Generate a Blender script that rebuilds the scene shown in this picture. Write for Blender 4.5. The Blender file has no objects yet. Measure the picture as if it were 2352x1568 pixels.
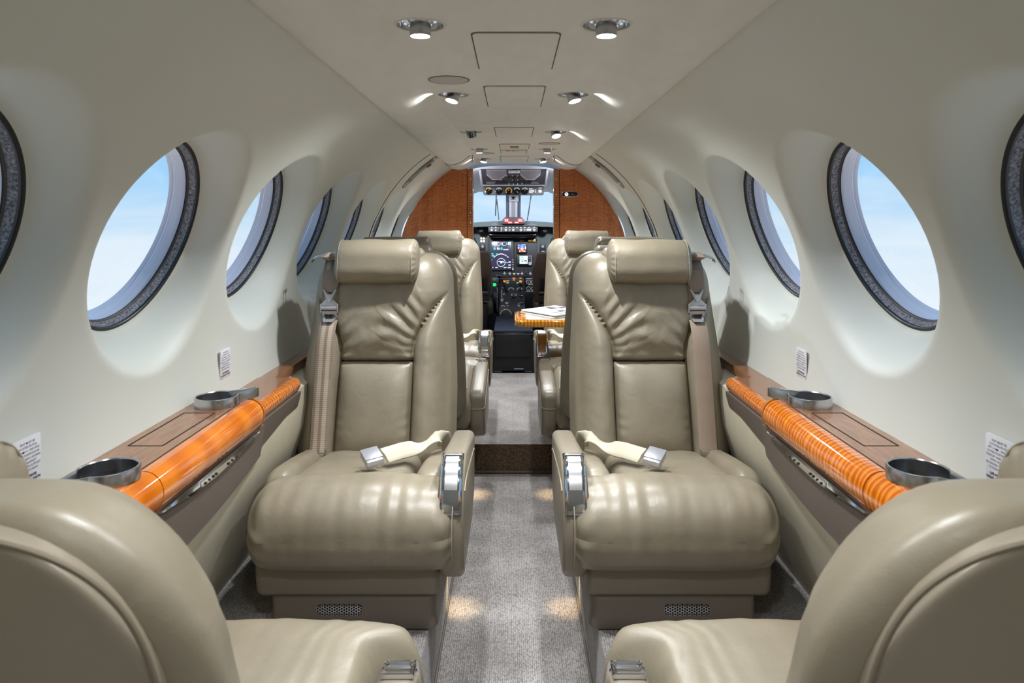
import bpy, bmesh, math, random
from mathutils import Vector, Matrix, noise
random.seed(7)
S = bpy.context.scene
COL = S.collection
PI = math.pi
CAMZ = 1.06            # eye height above the dropped aisle floor
FPX = 1600.0           # focal length in pixels of the 2352 wide frame
X0, Y0 = 1179.0, 505.0 # vanishing point of the cabin axis
R, ZC = 0.69, CAMZ-0.271   # fuselage lining circle
SIDE_Z = CAMZ-0.87     # floor under the seats
FWD_Z = CAMZ-0.94      # forward aisle floor
BULK = 4.24            # forward partition

def at(px, py, d):
    return Vector(((px-X0)*d/FPX, d, CAMZ-(py-Y0)*d/FPX))

def lin(c):
    return tuple(((v/255)/12.92 if v/255 <= .04045 else ((v/255+.055)/1.055)**2.4) for v in c)+(1.0,)

def clamp(v, a=0., b=1.): return max(a, min(b, v))
def sstep(a, b, v):
    t = clamp((v-a)/(b-a)); return t*t*(3-2*t)

# ------------------------------------------------------------------ materials
M = {}
def mat(name, rgb, rough=.5, metal=0., coat=0., spec=.5, emit=None, estr=1., sheen=0.):
    m = bpy.data.materials.new(name); m.use_nodes = True
    b = m.node_tree.nodes['Principled BSDF']
    b.inputs['Base Color'].default_value = lin(rgb)
    b.inputs['Roughness'].default_value = rough
    b.inputs['Metallic'].default_value = metal
    b.inputs['Coat Weight'].default_value = coat
    b.inputs['Coat Roughness'].default_value = .04
    b.inputs['Specular IOR Level'].default_value = spec
    b.inputs['Sheen Weight'].default_value = sheen
    if emit:
        b.inputs['Emission Color'].default_value = lin(emit)
        b.inputs['Emission Strength'].default_value = estr
    M[name] = m
    return m
def N(m, t, **kw):
    n = m.node_tree.nodes.new(t)
    for k, v in kw.items():
        if k in n.inputs: n.inputs[k].default_value = v
        else: setattr(n, k, v)
    return n
def L(m, a, ao, b, bi): m.node_tree.links.new(a.outputs[ao], b.inputs[bi])
def bsdf(m): return m.node_tree.nodes['Principled BSDF']
def add_bump(m, scale, strength, dist=.002, detail=3., stretch=(1,1,1), rough=.55):
    tc = N(m, 'ShaderNodeTexCoord'); mp = N(m, 'ShaderNodeMapping'); mp.inputs['Scale'].default_value = stretch
    nz = N(m, 'ShaderNodeTexNoise'); nz.inputs['Scale'].default_value = scale; nz.inputs['Detail'].default_value = detail
    nz.inputs['Roughness'].default_value = rough
    bp = N(m, 'ShaderNodeBump'); bp.inputs['Strength'].default_value = strength; bp.inputs['Distance'].default_value = dist
    L(m, tc, 'Object', mp, 'Vector'); L(m, mp, 'Vector', nz, 'Vector'); L(m, nz, 'Fac', bp, 'Height')
    L(m, bp, 'Normal', bsdf(m), 'Normal')
    return nz, bp
def ramp(m, stops):
    r = N(m, 'ShaderNodeValToRGB'); e = r.color_ramp.elements
    e[0].position, e[0].color = stops[0][0], lin(stops[0][1])
    e[1].position, e[1].color = stops[-1][0], lin(stops[-1][1])
    for p, c in stops[1:-1]:
        k = e.new(p); k.color = lin(c)
    return r
def add_mottle(m, scale, c1, c2, stretch=(1,1,1), lo=.35, hi=.65, detail=3):
    tc = N(m, 'ShaderNodeTexCoord'); mp = N(m, 'ShaderNodeMapping'); mp.inputs['Scale'].default_value = stretch
    nz = N(m, 'ShaderNodeTexNoise'); nz.inputs['Scale'].default_value = scale; nz.inputs['Detail'].default_value = detail
    r = ramp(m, [(lo, c1), (hi, c2)])
    L(m, tc, 'Object', mp, 'Vector'); L(m, mp, 'Vector', nz, 'Vector'); L(m, nz, 'Fac', r, 'Fac')
    L(m, r, 'Color', bsdf(m), 'Base Color')
    return nz, r

LEATHER = (146, 137, 120)
m = mat('leather', LEATHER, .41, spec=.65); add_mottle(m, 9, (134,124,105), (144,134,115)); 
# pebble grain + soft creases
tc = N(m,'ShaderNodeTexCoord'); n1 = N(m,'ShaderNodeTexNoise'); n1.inputs['Scale'].default_value = 420; n1.inputs['Detail'].default_value = 2
n2 = N(m,'ShaderNodeTexNoise'); n2.inputs['Scale'].default_value = 22; n2.inputs['Detail'].default_value = 5; n2.inputs['Distortion'].default_value = .6
ad = N(m,'ShaderNodeMath', operation='MULTIPLY_ADD'); ad.inputs[1].default_value = .10
bp = N(m,'ShaderNodeBump'); bp.inputs['Strength'].default_value = .3; bp.inputs['Distance'].default_value = .004
L(m,tc,'Object',n1,'Vector'); L(m,tc,'Object',n2,'Vector'); L(m,n1,'Fac',ad,0); L(m,n2,'Fac',ad,2); L(m,ad,'Value',bp,'Height'); L(m,bp,'Normal',bsdf(m),'Normal')
m = mat('leather_plain', (136,126,109), .36, spec=.65); add_bump(m, 420, .12, .001)
mat('stitch', (164,154,135), .6)
mat('piping', (122,111,94), .45)
mat('skirt', (128,117,101), .55)
mat('base_shell', (112,102,92), .5)
m = mat('cream_leather', (206,200,178), .45); add_bump(m, 60, .15, .002)
m = mat('lining', (210,213,207), .5, spec=.35); add_bump(m, 300, .10, .001); add_mottle(m, 2.2, (208,211,203), (212,215,210))
m = mat('ceiling_suede', (220,219,214), .75, spec=.2); add_bump(m, 55, .10, .0015, 6, (1,.35,1)); add_mottle(m, 26, (221,220,215), (227,226,222), (1,.35,1), .3, .7, 6)
mat('ceiling_door', (219,217,210), .65, spec=.25)
mat('seam_dark', (92,88,78), .8)
mat('gap_dark', (28,24,20), .8)
m = mat('taupe_panel', (98,88,80), .55); add_bump(m, 350, .12, .001)
m = mat('dado', (190,182,160), .6); add_bump(m, 200, .15, .001); add_mottle(m, 5, (184,176,154), (194,187,166))
mat('chrome', (215,218,225), .08, 1.)
mat('steel', (188,188,190), .24, 1.)
mat('dark_chrome', (120,120,126), .14, 1.)
mat('silver_paint', (190,192,198), .35, .6)
mat('rubber', (14,15,18), .45)
mat('black_plastic', (22,22,25), .45)
mat('black_gloss', (16,16,18), .12)
mat('panel_black', (46,48,54), .5)
mat('panel_teal', (70,88,90), .5)
mat('panel_grey', (70,70,76), .5)
mat('cockpit_white', (216,219,228), .5)
mat('cockpit_grey', (168,169,176), .5)
mat('white_mark', (225,225,225), .5, emit=(225,225,225), estr=.25)
mat('print_grey', (128,128,134), .6)
mat('print_dark', (54,52,54), .6)
mat('placard', (226,227,234), .45)
m = mat('cabinet_black', (20,21,25), .6); add_bump(m, 500, .2, .001)
m = mat('cabinet_lid', (42,52,70), .8); add_bump(m, 900, .4, .001)
m = mat('pilot_leather', (84,74,66), .5)
mat('lamp_glow', (255,255,255), .5, emit=(255,252,246), estr=30.)
mat('warm_glow', (255,220,170), .5, emit=(255,205,140), estr=6.)
mat('red_glow', (255,40,50), .5, emit=(255,20,40), estr=5.)
mat('red_core', (255,190,150), .5, emit=(255,110,80), estr=3.)
mat('amber_glow', (255,150,40), .5, emit=(255,140,30), estr=.9)
mat('green_glow', (40,230,120), .5, emit=(40,235,120), estr=1.1)
mat('teal_glow', (60,220,190), .5, emit=(60,215,185), estr=1.0)
mat('lamp_warm_small', (255,225,205), .5, emit=(255,220,200), estr=2.)
mat('screen_dark', (40,38,58), .25, emit=(58,56,84), estr=.7)
mat('screen_white', (225,228,235), .3, emit=(225,230,238), estr=.9)
mat('screen_blue', (70,90,190), .3, emit=(80,100,205), estr=.9)
mat('screen_brown', (150,70,35), .3, emit=(150,72,38), estr=.9)
mat('glow_line', (235,238,245), .4, emit=(232,236,245), estr=1.0)
mat('cyan_line', (110,190,205), .4, emit=(110,195,210), estr=.8)
mat('orange_text', (230,190,110), .5, emit=(235,190,100), estr=.5)
mat('red_tag', (120,52,48), .5)
mat('red_mark', (205,92,84), .5)
mat('grey_bar', (182,180,175), .5)
mat('speaker_cloth', (186,184,176), .8)
mat('ink', (96,100,98), .6); mat('ink_green', (150,165,130), .6)
mat('paper', (232,232,230), .55)
# webbing
m = mat('webbing_striped', (150,132,116), .75)
tc = N(m,'ShaderNodeTexCoord'); sp = N(m,'ShaderNodeSeparateXYZ'); L(m,tc,'UV',sp,0)
r = ramp(m,[(0,(140,122,107)),(1,(140,122,107))]); r.color_ramp.interpolation='LINEAR'
e = r.color_ramp.elements
for p,c in ((.16,(140,122,107)),(.2,(176,162,144)),(.4,(176,162,144)),(.44,(138,119,104)),(.58,(138,119,104)),(.62,(176,162,144)),(.82,(176,162,144)),(.86,(140,122,107))):
    k = e.new(p); k.color = lin(c)
L(m,sp,'X',r,'Fac'); L(m,r,'Color',bsdf(m),'Base Color')
wv = N(m,'ShaderNodeTexWave', bands_direction='Y'); wv.inputs['Scale'].default_value = 60; bp = N(m,'ShaderNodeBump'); bp.inputs['Strength'].default_value=.3; bp.inputs['Distance'].default_value=.001
L(m,tc,'UV',wv,'Vector'); L(m,wv,'Fac',bp,'Height'); L(m,bp,'Normal',bsdf(m),'Normal')
m = mat('webbing_plain', (150,132,116), .75); add_bump(m, 300, .3, .001, 2, (1,1,3))
mat('strap_cream', (198,191,170), .55)
# woods
def wood(name, c1, c2, c3, chev_x, rough, coat):
    m = mat(name, c2, rough, coat=coat)
    tc = N(m,'ShaderNodeTexCoord'); sp = N(m,'ShaderNodeSeparateXYZ'); L(m,tc,'Object',sp,0)
    sub = N(m,'ShaderNodeMath',operation='SUBTRACT'); sub.inputs[1].default_value = chev_x; L(m,sp,'X',sub,0)
    ab = N(m,'ShaderNodeMath',operation='ABSOLUTE'); L(m,sub,0,ab,0)
    ma = N(m,'ShaderNodeMath',operation='MULTIPLY_ADD'); ma.inputs[1].default_value=.34; L(m,ab,0,ma,0); L(m,sp,'Z',ma,2)
    cb = N(m,'ShaderNodeCombineXYZ'); L(m,ab,0,cb,'X'); L(m,ma,0,cb,'Z')
    mp = N(m,'ShaderNodeMapping'); mp.inputs['Scale'].default_value=(15,1,95); L(m,cb,0,mp,'Vector')
    nz = N(m,'ShaderNodeTexNoise'); nz.inputs['Scale'].default_value=1.3; nz.inputs['Detail'].default_value=4; nz.inputs['Distortion'].default_value=2.2
    L(m,mp,'Vector',nz,'Vector')
    mp2 = N(m,'ShaderNodeMapping'); mp2.inputs['Scale'].default_value=(60,1,3); L(m,cb,0,mp2,'Vector')
    nz2 = N(m,'ShaderNodeTexNoise'); nz2.inputs['Scale'].default_value=1.; nz2.inputs['Detail'].default_value=3; L(m,mp2,'Vector',nz2,'Vector')
    mx = N(m,'ShaderNodeMath',operation='MULTIPLY_ADD'); mx.inputs[1].default_value=.35; L(m,nz2,'Fac',mx,0)
    m2 = N(m,'ShaderNodeMath',operation='MULTIPLY'); m2.inputs[1].default_value=.65; L(m,nz,'Fac',m2,0); L(m,m2,0,mx,2)
    r = ramp(m,[(.36,c1),(.5,c2),(.66,c3)]); L(m,mx,0,r,'Fac'); L(m,r,'Color',bsdf(m),'Base Color')
    return m
wood('veneer_port', (150,74,28), (192,104,44), (220,134,68), -.37, .3, .4)
wood('veneer_starboard', (150,74,28), (192,104,44), (220,134,68), .43, .3, .4)
def curly(name, c1, c2, c3, rough, coat, scale, dist, sz=.25):
    m = mat(name, c2, rough, coat=coat)
    tc = N(m,'ShaderNodeTexCoord'); mp = N(m,'ShaderNodeMapping'); mp.inputs['Scale'].default_value=(sz,1,sz); L(m,tc,'Object',mp,'Vector')
    wv = N(m,'ShaderNodeTexWave',bands_direction='Y'); wv.inputs['Scale'].default_value=scale; wv.inputs['Distortion'].default_value=dist; wv.inputs['Detail'].default_value=3; wv.inputs['Detail Scale'].default_value=2.
    L(m,mp,'Vector',wv,'Vector')
    r = ramp(m,[(.1,c1),(.5,c2),(.92,c3)]); L(m,wv,'Fac',r,'Fac'); L(m,r,'Color',bsdf(m),'Base Color')
    return m
curly('curly_maple', (186,90,10), (206,106,16), (228,136,36), .08, 1., 24, 5.5)
curly('honey_maple', (204,104,16), (213,113,20), (222,124,28), .08, 1., 3, 6.)
curly('door_post', (146,74,26), (176,98,42), (204,126,62), .3, .2, 1, 1)
m = M['door_post']
for n in m.node_tree.nodes:
    if n.type=='TEX_WAVE': n.bands_direction='Z'; n.inputs['Scale'].default_value=30; n.inputs['Distortion'].default_value=2.5
    if n.type=='MAPPING': n.inputs['Scale'].default_value=(.4,.4,1)
m = mat('walnut_top', (140,94,64), .22, coat=.35); add_mottle(m, 7, (128,84,54), (154,106,74), (14,2.2,1), .3, .7, 5)
# carpet
m = mat('carpet', (150,146,144), .95, spec=.1, sheen=.3)
tc = N(m,'ShaderNodeTexCoord'); mp = N(m,'ShaderNodeMapping'); mp.inputs['Scale'].default_value=(1,.55,1); L(m,tc,'Object',mp,'Vector')
vo = N(m,'ShaderNodeTexVoronoi'); vo.inputs['Scale'].default_value=240; L(m,mp,'Vector',vo,'Vector')
wv = N(m,'ShaderNodeTexWave',bands_direction='X'); wv.inputs['Scale'].default_value=62; wv.inputs['Distortion'].default_value=1.2; wv.inputs['Detail Scale'].default_value=3; L(m,tc,'Object',wv,'Vector')
nz = N(m,'ShaderNodeTexNoise'); nz.inputs['Scale'].default_value=5; nz.inputs['Detail'].default_value=4; L(m,tc,'Object',nz,'Vector')
mx = N(m,'ShaderNodeMath',operation='MULTIPLY_ADD'); mx.inputs[1].default_value=-.55; L(m,vo,'Distance',mx,0)
m1 = N(m,'ShaderNodeMath',operation='MULTIPLY_ADD'); m1.inputs[1].default_value=.22; L(m,wv,'Fac',m1,0); L(m,nz,'Fac',m1,2); L(m,m1,0,mx,2)
r = ramp(m,[(.08,(116,111,108)),(.42,(156,151,148)),(.75,(190,186,184))]); L(m,mx,0,r,'Fac'); L(m,r,'Color',bsdf(m),'Base Color')
bp = N(m,'ShaderNodeBump'); bp.inputs['Strength'].default_value=.7; bp.inputs['Distance'].default_value=.003; L(m,mx,0,bp,'Height'); L(m,bp,'Normal',bsdf(m),'Normal')
m = mat('felt', (118,118,126), .95, spec=.1); add_bump(m, 260, 1., .006, 5); add_mottle(m, 240, (84,86,94), (186,186,194), (1,1,1), .3, .7, 5)
mat('reveal', (205,203,218), .18, coat=.6)
# thin glass: clear with a faint mirror at grazing angles
def thin_glass(name, tint=(1,1,1,1), k=.9):
    m = bpy.data.materials.new(name); m.use_nodes = True; nt = m.node_tree
    nt.nodes.remove(nt.nodes['Principled BSDF']); out = nt.nodes['Material Output']
    tr = N(m,'ShaderNodeBsdfTransparent'); tr.inputs['Color'].default_value = tint
    gl = N(m,'ShaderNodeBsdfGlossy'); gl.inputs['Roughness'].default_value=.02
    fr = N(m,'ShaderNodeFresnel'); ge = N(m,'ShaderNodeNewGeometry'); io = N(m,'ShaderNodeMath',operation='MULTIPLY_ADD'); io.inputs[1].default_value=-.76; io.inputs[2].default_value=1.45; L(m,ge,'Backfacing',io,0); L(m,io,0,fr,'IOR')
    mu = N(m,'ShaderNodeMath',operation='MULTIPLY'); mu.inputs[1].default_value=k; L(m,fr,0,mu,0)
    mx = N(m,'ShaderNodeMixShader'); L(m,mu,0,mx,0); L(m,tr,0,mx,1); L(m,gl,0,mx,2); L(m,mx,0,out,'Surface')
    M[name] = m
thin_glass('pane_glass', (.97,.985,1,1), .55)

# ------------------------------------------------------------------ mesh helpers
ORG = {}
def thing(name, label, cat, loc=(0,0,0), group=None):
    o = bpy.data.objects.new(name, None); COL.objects.link(o); o.location = loc; o.empty_display_size = .05
    o['label'] = label; o['category'] = cat
    if group: o['group'] = group
    ORG[o.name] = Vector(loc)
    return o
def tag(o, label, cat, group=None, kind=None):
    o['label'] = label; o['category'] = cat
    if group: o['group'] = group
    if kind: o['kind'] = kind
    return o
def obj(name, bm, m, parent=None, sharp=38, label=None, weld=True, flat=False):
    if weld: bmesh.ops.remove_doubles(bm, verts=bm.verts, dist=1e-5)
    bmesh.ops.recalc_face_normals(bm, faces=bm.faces)
    me = bpy.data.meshes.new(name); bm.to_mesh(me); bm.free()
    if not flat:
        for p in me.polygons: p.use_smooth = True
        me.set_sharp_from_angle(angle=math.radians(sharp))
    ms = m if isinstance(m, (list, tuple)) else [m]
    for k in ms: me.materials.append(M[k])
    o = bpy.data.objects.new(name, me); COL.objects.link(o)
    if parent is None:
        # put the origin at the base of the object
        bb = [v.co for v in me.vertices]
        lo = Vector((min(v.x for v in bb), min(v.y for v in bb), min(v.z for v in bb)))
        hi = Vector((max(v.x for v in bb), max(v.y for v in bb), max(v.z for v in bb)))
        # origin stays at the world origin for textures that run along the cabin
        ORG[o.name] = Vector((0,0,0))
    else:
        o.parent = parent; off = ORG.get(parent.name, Vector()); ORG[o.name] = off
        if off.length > 0: me.transform(Matrix.Translation(-off))
    if label: o['label'] = label
    return o
def struct(name, bm, m, **k):
    o = obj(name, bm, m, **k); o['kind'] = 'structure'; return o
def copy_tree(o, parent=None):
    c = o.copy(); COL.objects.link(c)
    if parent: c.parent = parent
    for ch in o.children: copy_tree(ch, c)
    return c
def BM(): return bmesh.new()

def quad(bm, pts):
    return bm.faces.new([bm.verts.new(p) for p in pts])
def box(bm, lo, hi, bev=0., seg=2, mtx=None):
    r = bmesh.ops.create_cube(bm, size=1.)
    vs = r['verts']
    c = [(a+b)/2 for a, b in zip(lo, hi)]; s = [b-a for a, b in zip(lo, hi)]
    for v in vs: v.co = Vector((c[0]+v.co.x*s[0], c[1]+v.co.y*s[1], c[2]+v.co.z*s[2]))
    if bev > 0:
        es = list({e for v in vs for e in v.link_edges})
        g = bmesh.ops.bevel(bm, geom=es, offset=bev, segments=seg, profile=.5, affect='EDGES')
        vs = list({v for f in g['faces'] for v in f.verts} | {v for v in vs if v.is_valid})
    if mtx is not None:
        for v in vs: v.co = mtx @ v.co
    return vs
def axis_coords(h, r, n, k):
    # coordinates along one axis: k steps in each rounded corner, n in between
    out = [-(h-r) - r*math.tan(PI/4*(1-i/k)) for i in range(k)]
    inner = 2*(h-r)
    if inner > 1e-6:
        out += [-(h-r)+inner*i/n for i in range(n+1)]
    else: out += [0.]
    out += [(h-r) + r*math.tan(PI/4*(i+1)/k) for i in range(k)]
    return out
def rbox(bm, c, half, rad, n=(6,6,6), k=4, fn=None):
    """rounded box; fn(p, q) gets the point and its normalised position, returns the final point"""
    if not isinstance(rad, (tuple, list)): rad = (rad,)*3
    rad = [min(r, h*.999) for r, h in zip(rad, half)]
    ax = [axis_coords(half[i], rad[i], n[i], k) for i in range(3)]
    def proj(p):
        inn = [clamp(p[i], -(half[i]-rad[i]), half[i]-rad[i]) for i in range(3)]
        d = [(p[i]-inn[i])/rad[i] for i in range(3)]
        l = math.sqrt(sum(v*v for v in d)) or 1.
        return Vector([inn[i]+rad[i]*d[i]/l for i in range(3)])
    cv = Vector(c)
    for a in range(3):
        b, g = (a+1) % 3, (a+2) % 3
        for sgn in (-1, 1):
            grid = []
            for u in ax[b]:
                row = []
                for v in ax[g]:
                    p = [0,0,0]; p[a] = sgn*half[a]; p[b] = u; p[g] = v
                    q = proj(p)
                    w = fn(q, Vector([q[i]/half[i] for i in range(3)])) if fn else q
                    row.append(bm.verts.new(w+cv))
                grid.append(row)
            for i in range(len(grid)-1):
                for j in range(len(grid[0])-1):
                    bm.faces.new((grid[i][j], grid[i+1][j], grid[i+1][j+1], grid[i][j+1]))
def frame_path(pts):
    pts = [Vector(p) for p in pts]; n = len(pts)
    T = []
    for i in range(n):
        a = pts[max(i-1,0)]; b = pts[min(i+1,n-1)]
        T.append((b-a).normalized())
    return pts, T
def tube(bm, pts, r, seg=8, closed=False, caps=True):
    pts = [Vector(p) for p in pts]; n = len(pts)
    rad = r if isinstance(r, (list, tuple)) else [r]*n
    T = []
    for i in range(n):
        a = pts[(i-1) % n] if (closed or i > 0) else pts[i]
        b = pts[(i+1) % n] if (closed or i < n-1) else pts[i]
        T.append((b-a).normalized())
    up = Vector((0,0,1)) if abs(T[0].z) < .9 else Vector((1,0,0))
    nrm = (up - T[0]*up.dot(T[0])).normalized()
    rings = []
    for i in range(n):
        nrm = (nrm - T[i]*nrm.dot(T[i])).normalized()
        bi = T[i].cross(nrm)
        rings.append([bm.verts.new(pts[i]+rad[i]*(math.cos(2*PI*k/seg)*nrm+math.sin(2*PI*k/seg)*bi)) for k in range(seg)])
    for i in range(n if closed else n-1):
        a, b = rings[i], rings[(i+1) % n]
        for k in range(seg): bm.faces.new((a[k], a[(k+1) % seg], b[(k+1) % seg], b[k]))
    if caps and not closed:
        bm.faces.new(rings[0][::-1]); bm.faces.new(rings[-1])
def smooth_path(pts, sub=6):
    pts = [Vector(p) for p in pts]; out = []
    for i in range(len(pts)-1):
        p0 = pts[max(i-1,0)]; p1 = pts[i]; p2 = pts[i+1]; p3 = pts[min(i+2,len(pts)-1)]
        for s in range(sub):
            t = s/sub
            out.append(.5*((2*p1)+(p2-p0)*t+(2*p0-5*p1+4*p2-p3)*t*t+(3*p1-p0-3*p2+p3)*t**3))
    out.append(pts[-1]); return out
def ribbon(bm, pts, side, width, thick, bulge=0., uv=True):
    """flat strap swept along pts; side = vector across the strap (or one per point)"""
    pts, T = frame_path(pts); n = len(pts)
    uvl = bm.loops.layers.uv.verify()
    rings = []
    for i in range(n):
        sd = Vector(side[i] if isinstance(side[0], (list, tuple, Vector)) else side)
        sd = (sd - T[i]*sd.dot(T[i])).normalized(); up = sd.cross(T[i]).normalized()
        w = (width[i] if isinstance(width, (list, tuple)) else width)/2; t = thick/2
        prof = [(-w,-t*.4),(-w,t*.4),(-w*.94,t),(-w*.5,t),(0,t+bulge),(w*.5,t),(w*.94,t),(w,t*.4),(w,-t*.4),(w*.94,-t),(0,-t),(-w*.94,-t)]
        rings.append([(bm.verts.new(pts[i]+sd*a+up*b), .5+a/(2*w)) for a, b in prof])
    k = len(rings[0]); dist = 0.
    for i in range(n-1):
        dl = (pts[i+1]-pts[i]).length
        for j in range(k):
            a, b = rings[i][j], rings[i][(j+1) % k]; c, d = rings[i+1][(j+1) % k], rings[i+1][j]
            f = bm.faces.new((a[0], b[0], c[0], d[0]))
            for lp, (u, v) in zip(f.loops, ((a[1],dist),(b[1],dist),(c[1],dist+dl),(d[1],dist+dl))): lp[uvl].uv = (u, v)
        dist += dl
    bm.faces.new([v[0] for v in rings[0]][::-1]); bm.faces.new([v[0] for v in rings[-1]])
def lathe(bm, prof, mtx=None, seg=40, cap0=False, cap1=False):
    mtx = mtx or Matrix(); rings = []
    for r, z in prof:
        rings.append([bm.verts.new(mtx @ Vector((r*math.cos(2*PI*k/seg), r*math.sin(2*PI*k/seg), z))) for k in range(seg)])
    for a, b in zip(rings, rings[1:]):
        for k in range(seg): bm.faces.new((a[k], a[(k+1) % seg], b[(k+1) % seg], b[k]))
    if cap0: bm.faces.new(rings[0][::-1])
    if cap1: bm.faces.new(rings[-1])
def prism(bm, outline, a0, a1, fn, bev=0., seg=2):
    """outline: 2-D points; fn(u, v, a) -> 3-D; extruded from a0 to a1"""
    lo = [bm.verts.new(fn(u, v, a0)) for u, v in outline]; hi = [bm.verts.new(fn(u, v, a1)) for u, v in outline]
    n = len(outline); fs = [bm.faces.new(lo[::-1]), bm.faces.new(hi)]
    for i in range(n): fs.append(bm.faces.new((lo[i], lo[(i+1) % n], hi[(i+1) % n], hi[i])))
    if bev > 0:
        es = list({e for f in (fs[0], fs[1]) for e in f.edges})
        bmesh.ops.bevel(bm, geom=es, offset=bev, segments=seg, profile=.5, affect='EDGES')
def rrect(w, h, r, k=5):
    out = []
    for cx, cy, a0 in ((w/2-r, h/2-r, 0), (-w/2+r, h/2-r, 90), (-w/2+r, -h/2+r, 180), (w/2-r, -h/2+r, 270)):
        for i in range(k+1):
            a = math.radians(a0+90*i/k); out.append((cx+r*math.cos(a), cy+r*math.sin(a)))
    return out
def sweep_y(bm, prof, ys, side=1, closed=False, caps=False):
    """profile of (x, z) pushed along y; ys = stations"""
    rings = [[bm.verts.new((side*x, y, z)) for x, z in prof] for y in ys]
    n = len(prof)
    for a, b in zip(rings, rings[1:]):
        for i in range(n if closed else n-1):
            bm.faces.new((a[i], a[(i+1) % n], b[(i+1) % n], b[i]))
    if caps and closed:
        bm.faces.new(rings[0][::-1]); bm.faces.new(rings[-1])
def text_mesh(bm, s, size, mtx, align='CENTER', spacing=1., depth=0., bold=0.):
    cu = bpy.data.curves.new('t', 'FONT'); cu.body = s; cu.size = size; cu.align_x = align; cu.align_y = 'CENTER'
    cu.space_character = spacing; cu.offset = bold; cu.resolution_u = 2; cu.extrude = depth
    o = bpy.data.objects.new('t', cu); COL.objects.link(o)
    dg = bpy.context.evaluated_depsgraph_get(); me = bpy.data.meshes.new_from_object(o.evaluated_get(dg))
    me.transform(mtx); bm.from_mesh(me)
    bpy.data.objects.remove(o); bpy.data.curves.remove(cu); bpy.data.meshes.remove(me)
def make_table_wood():
    m = curly('curly_table', (214,120,6), (240,150,14), (252,182,40), .08, 1., 22, 3.)
    for n in m.node_tree.nodes:
        if n.type == 'TEX_WAVE': n.bands_direction = 'X'
        if n.type == 'MAPPING': n.inputs['Scale'].default_value = (1,.3,1)
SPOT_W = 22.
make_table_wood()
mat('slate_seal', (96,110,124), .5)
mat('hood_red', (58,34,44), .5)
mat('pink_label', (214,186,184), .6)
# ------------------------------------------------------------------ cabin shell
TH0 = math.radians(19.0)       # window centre line on the lining circle
BAND = .289
WC = [.800+.538*k for k in range(7)]
WR = .194
WOFF = .062         # how deep the window sits behind the lining
def wall_pt(y, v, side, dr=0.):
    th = TH0+v/R
    return Vector((side*(R+dr)*math.cos(th), y, ZC+(R+dr)*math.sin(th)))
def plane_pt(y, v, side, off):
    n = Vector((side*math.cos(TH0), 0, math.sin(TH0))); t = Vector((-side*math.sin(TH0), 0, math.cos(TH0)))
    c = wall_pt(y, 0, side)
    return c+n*off+t*v
def build_wall(side, name):
    bm = BM()
    NV = 24
    vs = [-BAND+2*BAND*i/NV for i in range(NV+1)]
    ylist = []
    # lining aft of the first window
    y_start = WC[0]-.269
    ys0 = [-1.7+(y_start+1.7)*i/10 for i in range(11)]
    for i in range(10):
        for j in range(NV):
            quad(bm, [wall_pt(ys0[i],vs[j],side), wall_pt(ys0[i+1],vs[j],side), wall_pt(ys0[i+1],vs[j+1],side), wall_pt(ys0[i],vs[j+1],side)])
    ylist += ys0
    for k, c in enumerate(WC):
        y0 = c-.269; y1 = c+.269 if k < 6 else BULK
        NY = 24
        yy = [y0+(y1-y0)*i/NY for i in range(NY+1)]
        ylist += yy[1:]
        bd = [(y, -BAND) for y in yy[:-1]]+[(y1, v) for v in vs[:-1]]+[(y, BAND) for y in yy[:0:-1]]+[(y0, v) for v in vs[:0:-1]]
        rings = []
        NR = 26
        for i in range(NR+1):
            t = (i/NR)**1.25; ring = []
            for (by, bv) in bd:
                a = math.atan2(bv, by-c); cy, cv = c+WR*math.cos(a), WR*math.sin(a)
                y = cy+(by-cy)*t; v = cv+(bv-cv)*t
                rho = math.hypot(y-c, v)
                lim = .258
                w = 1-sstep(WR-.002, lim, rho)
                w = w**1.3
                p = wall_pt(y, v, side).lerp(plane_pt(y, v, side, WOFF), w)
                if k == 6 and y > BULK-.001: p = wall_pt(y, v, side).lerp(p, .4)
                ring.append(bm.verts.new(p))
            rings.append(ring)
        n = len(bd)
        for a, b in zip(rings, rings[1:]):
            for i in range(n): bm.faces.new((a[i], a[(i+1) % n], b[(i+1) % n], b[i]))
    # strips above and below the window band
    up = [BAND+(math.radians(61)-TH0-BAND/R)*R*i/6 for i in range(7)]
    dn = [-BAND+(math.radians(-14)-TH0+BAND/R)*R*i/4 for i in range(5)]
    for strip in (up, dn):
        for i in range(len(ylist)-1):
            for j in range(len(strip)-1):
                quad(bm, [wall_pt(ylist[i],strip[j],side), wall_pt(ylist[i+1],strip[j],side), wall_pt(ylist[i+1],strip[j+1],side), wall_pt(ylist[i],strip[j+1],side)])
    w = struct(name, bm, 'lining', sharp=60)
    # seam of the forward arch panel
    bm = BM()
    y = 3.2
    tube(bm, [wall_pt(y, -BAND+i*.02, side, -.0005) for i in range(int((math.radians(58)-TH0+BAND/R)*R/.02)+1)], .0022, 6)
    obj('panel_seam', bm, 'seam_dark', parent=w, label='fine dark seam of the forward arch panel')
    return w
ORG['wall_left'] = ORG['wall_right'] = Vector((0,0,0))
wall_left = build_wall(-1, 'wall_left')
wall_right = build_wall(1, 'wall_right')

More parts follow.
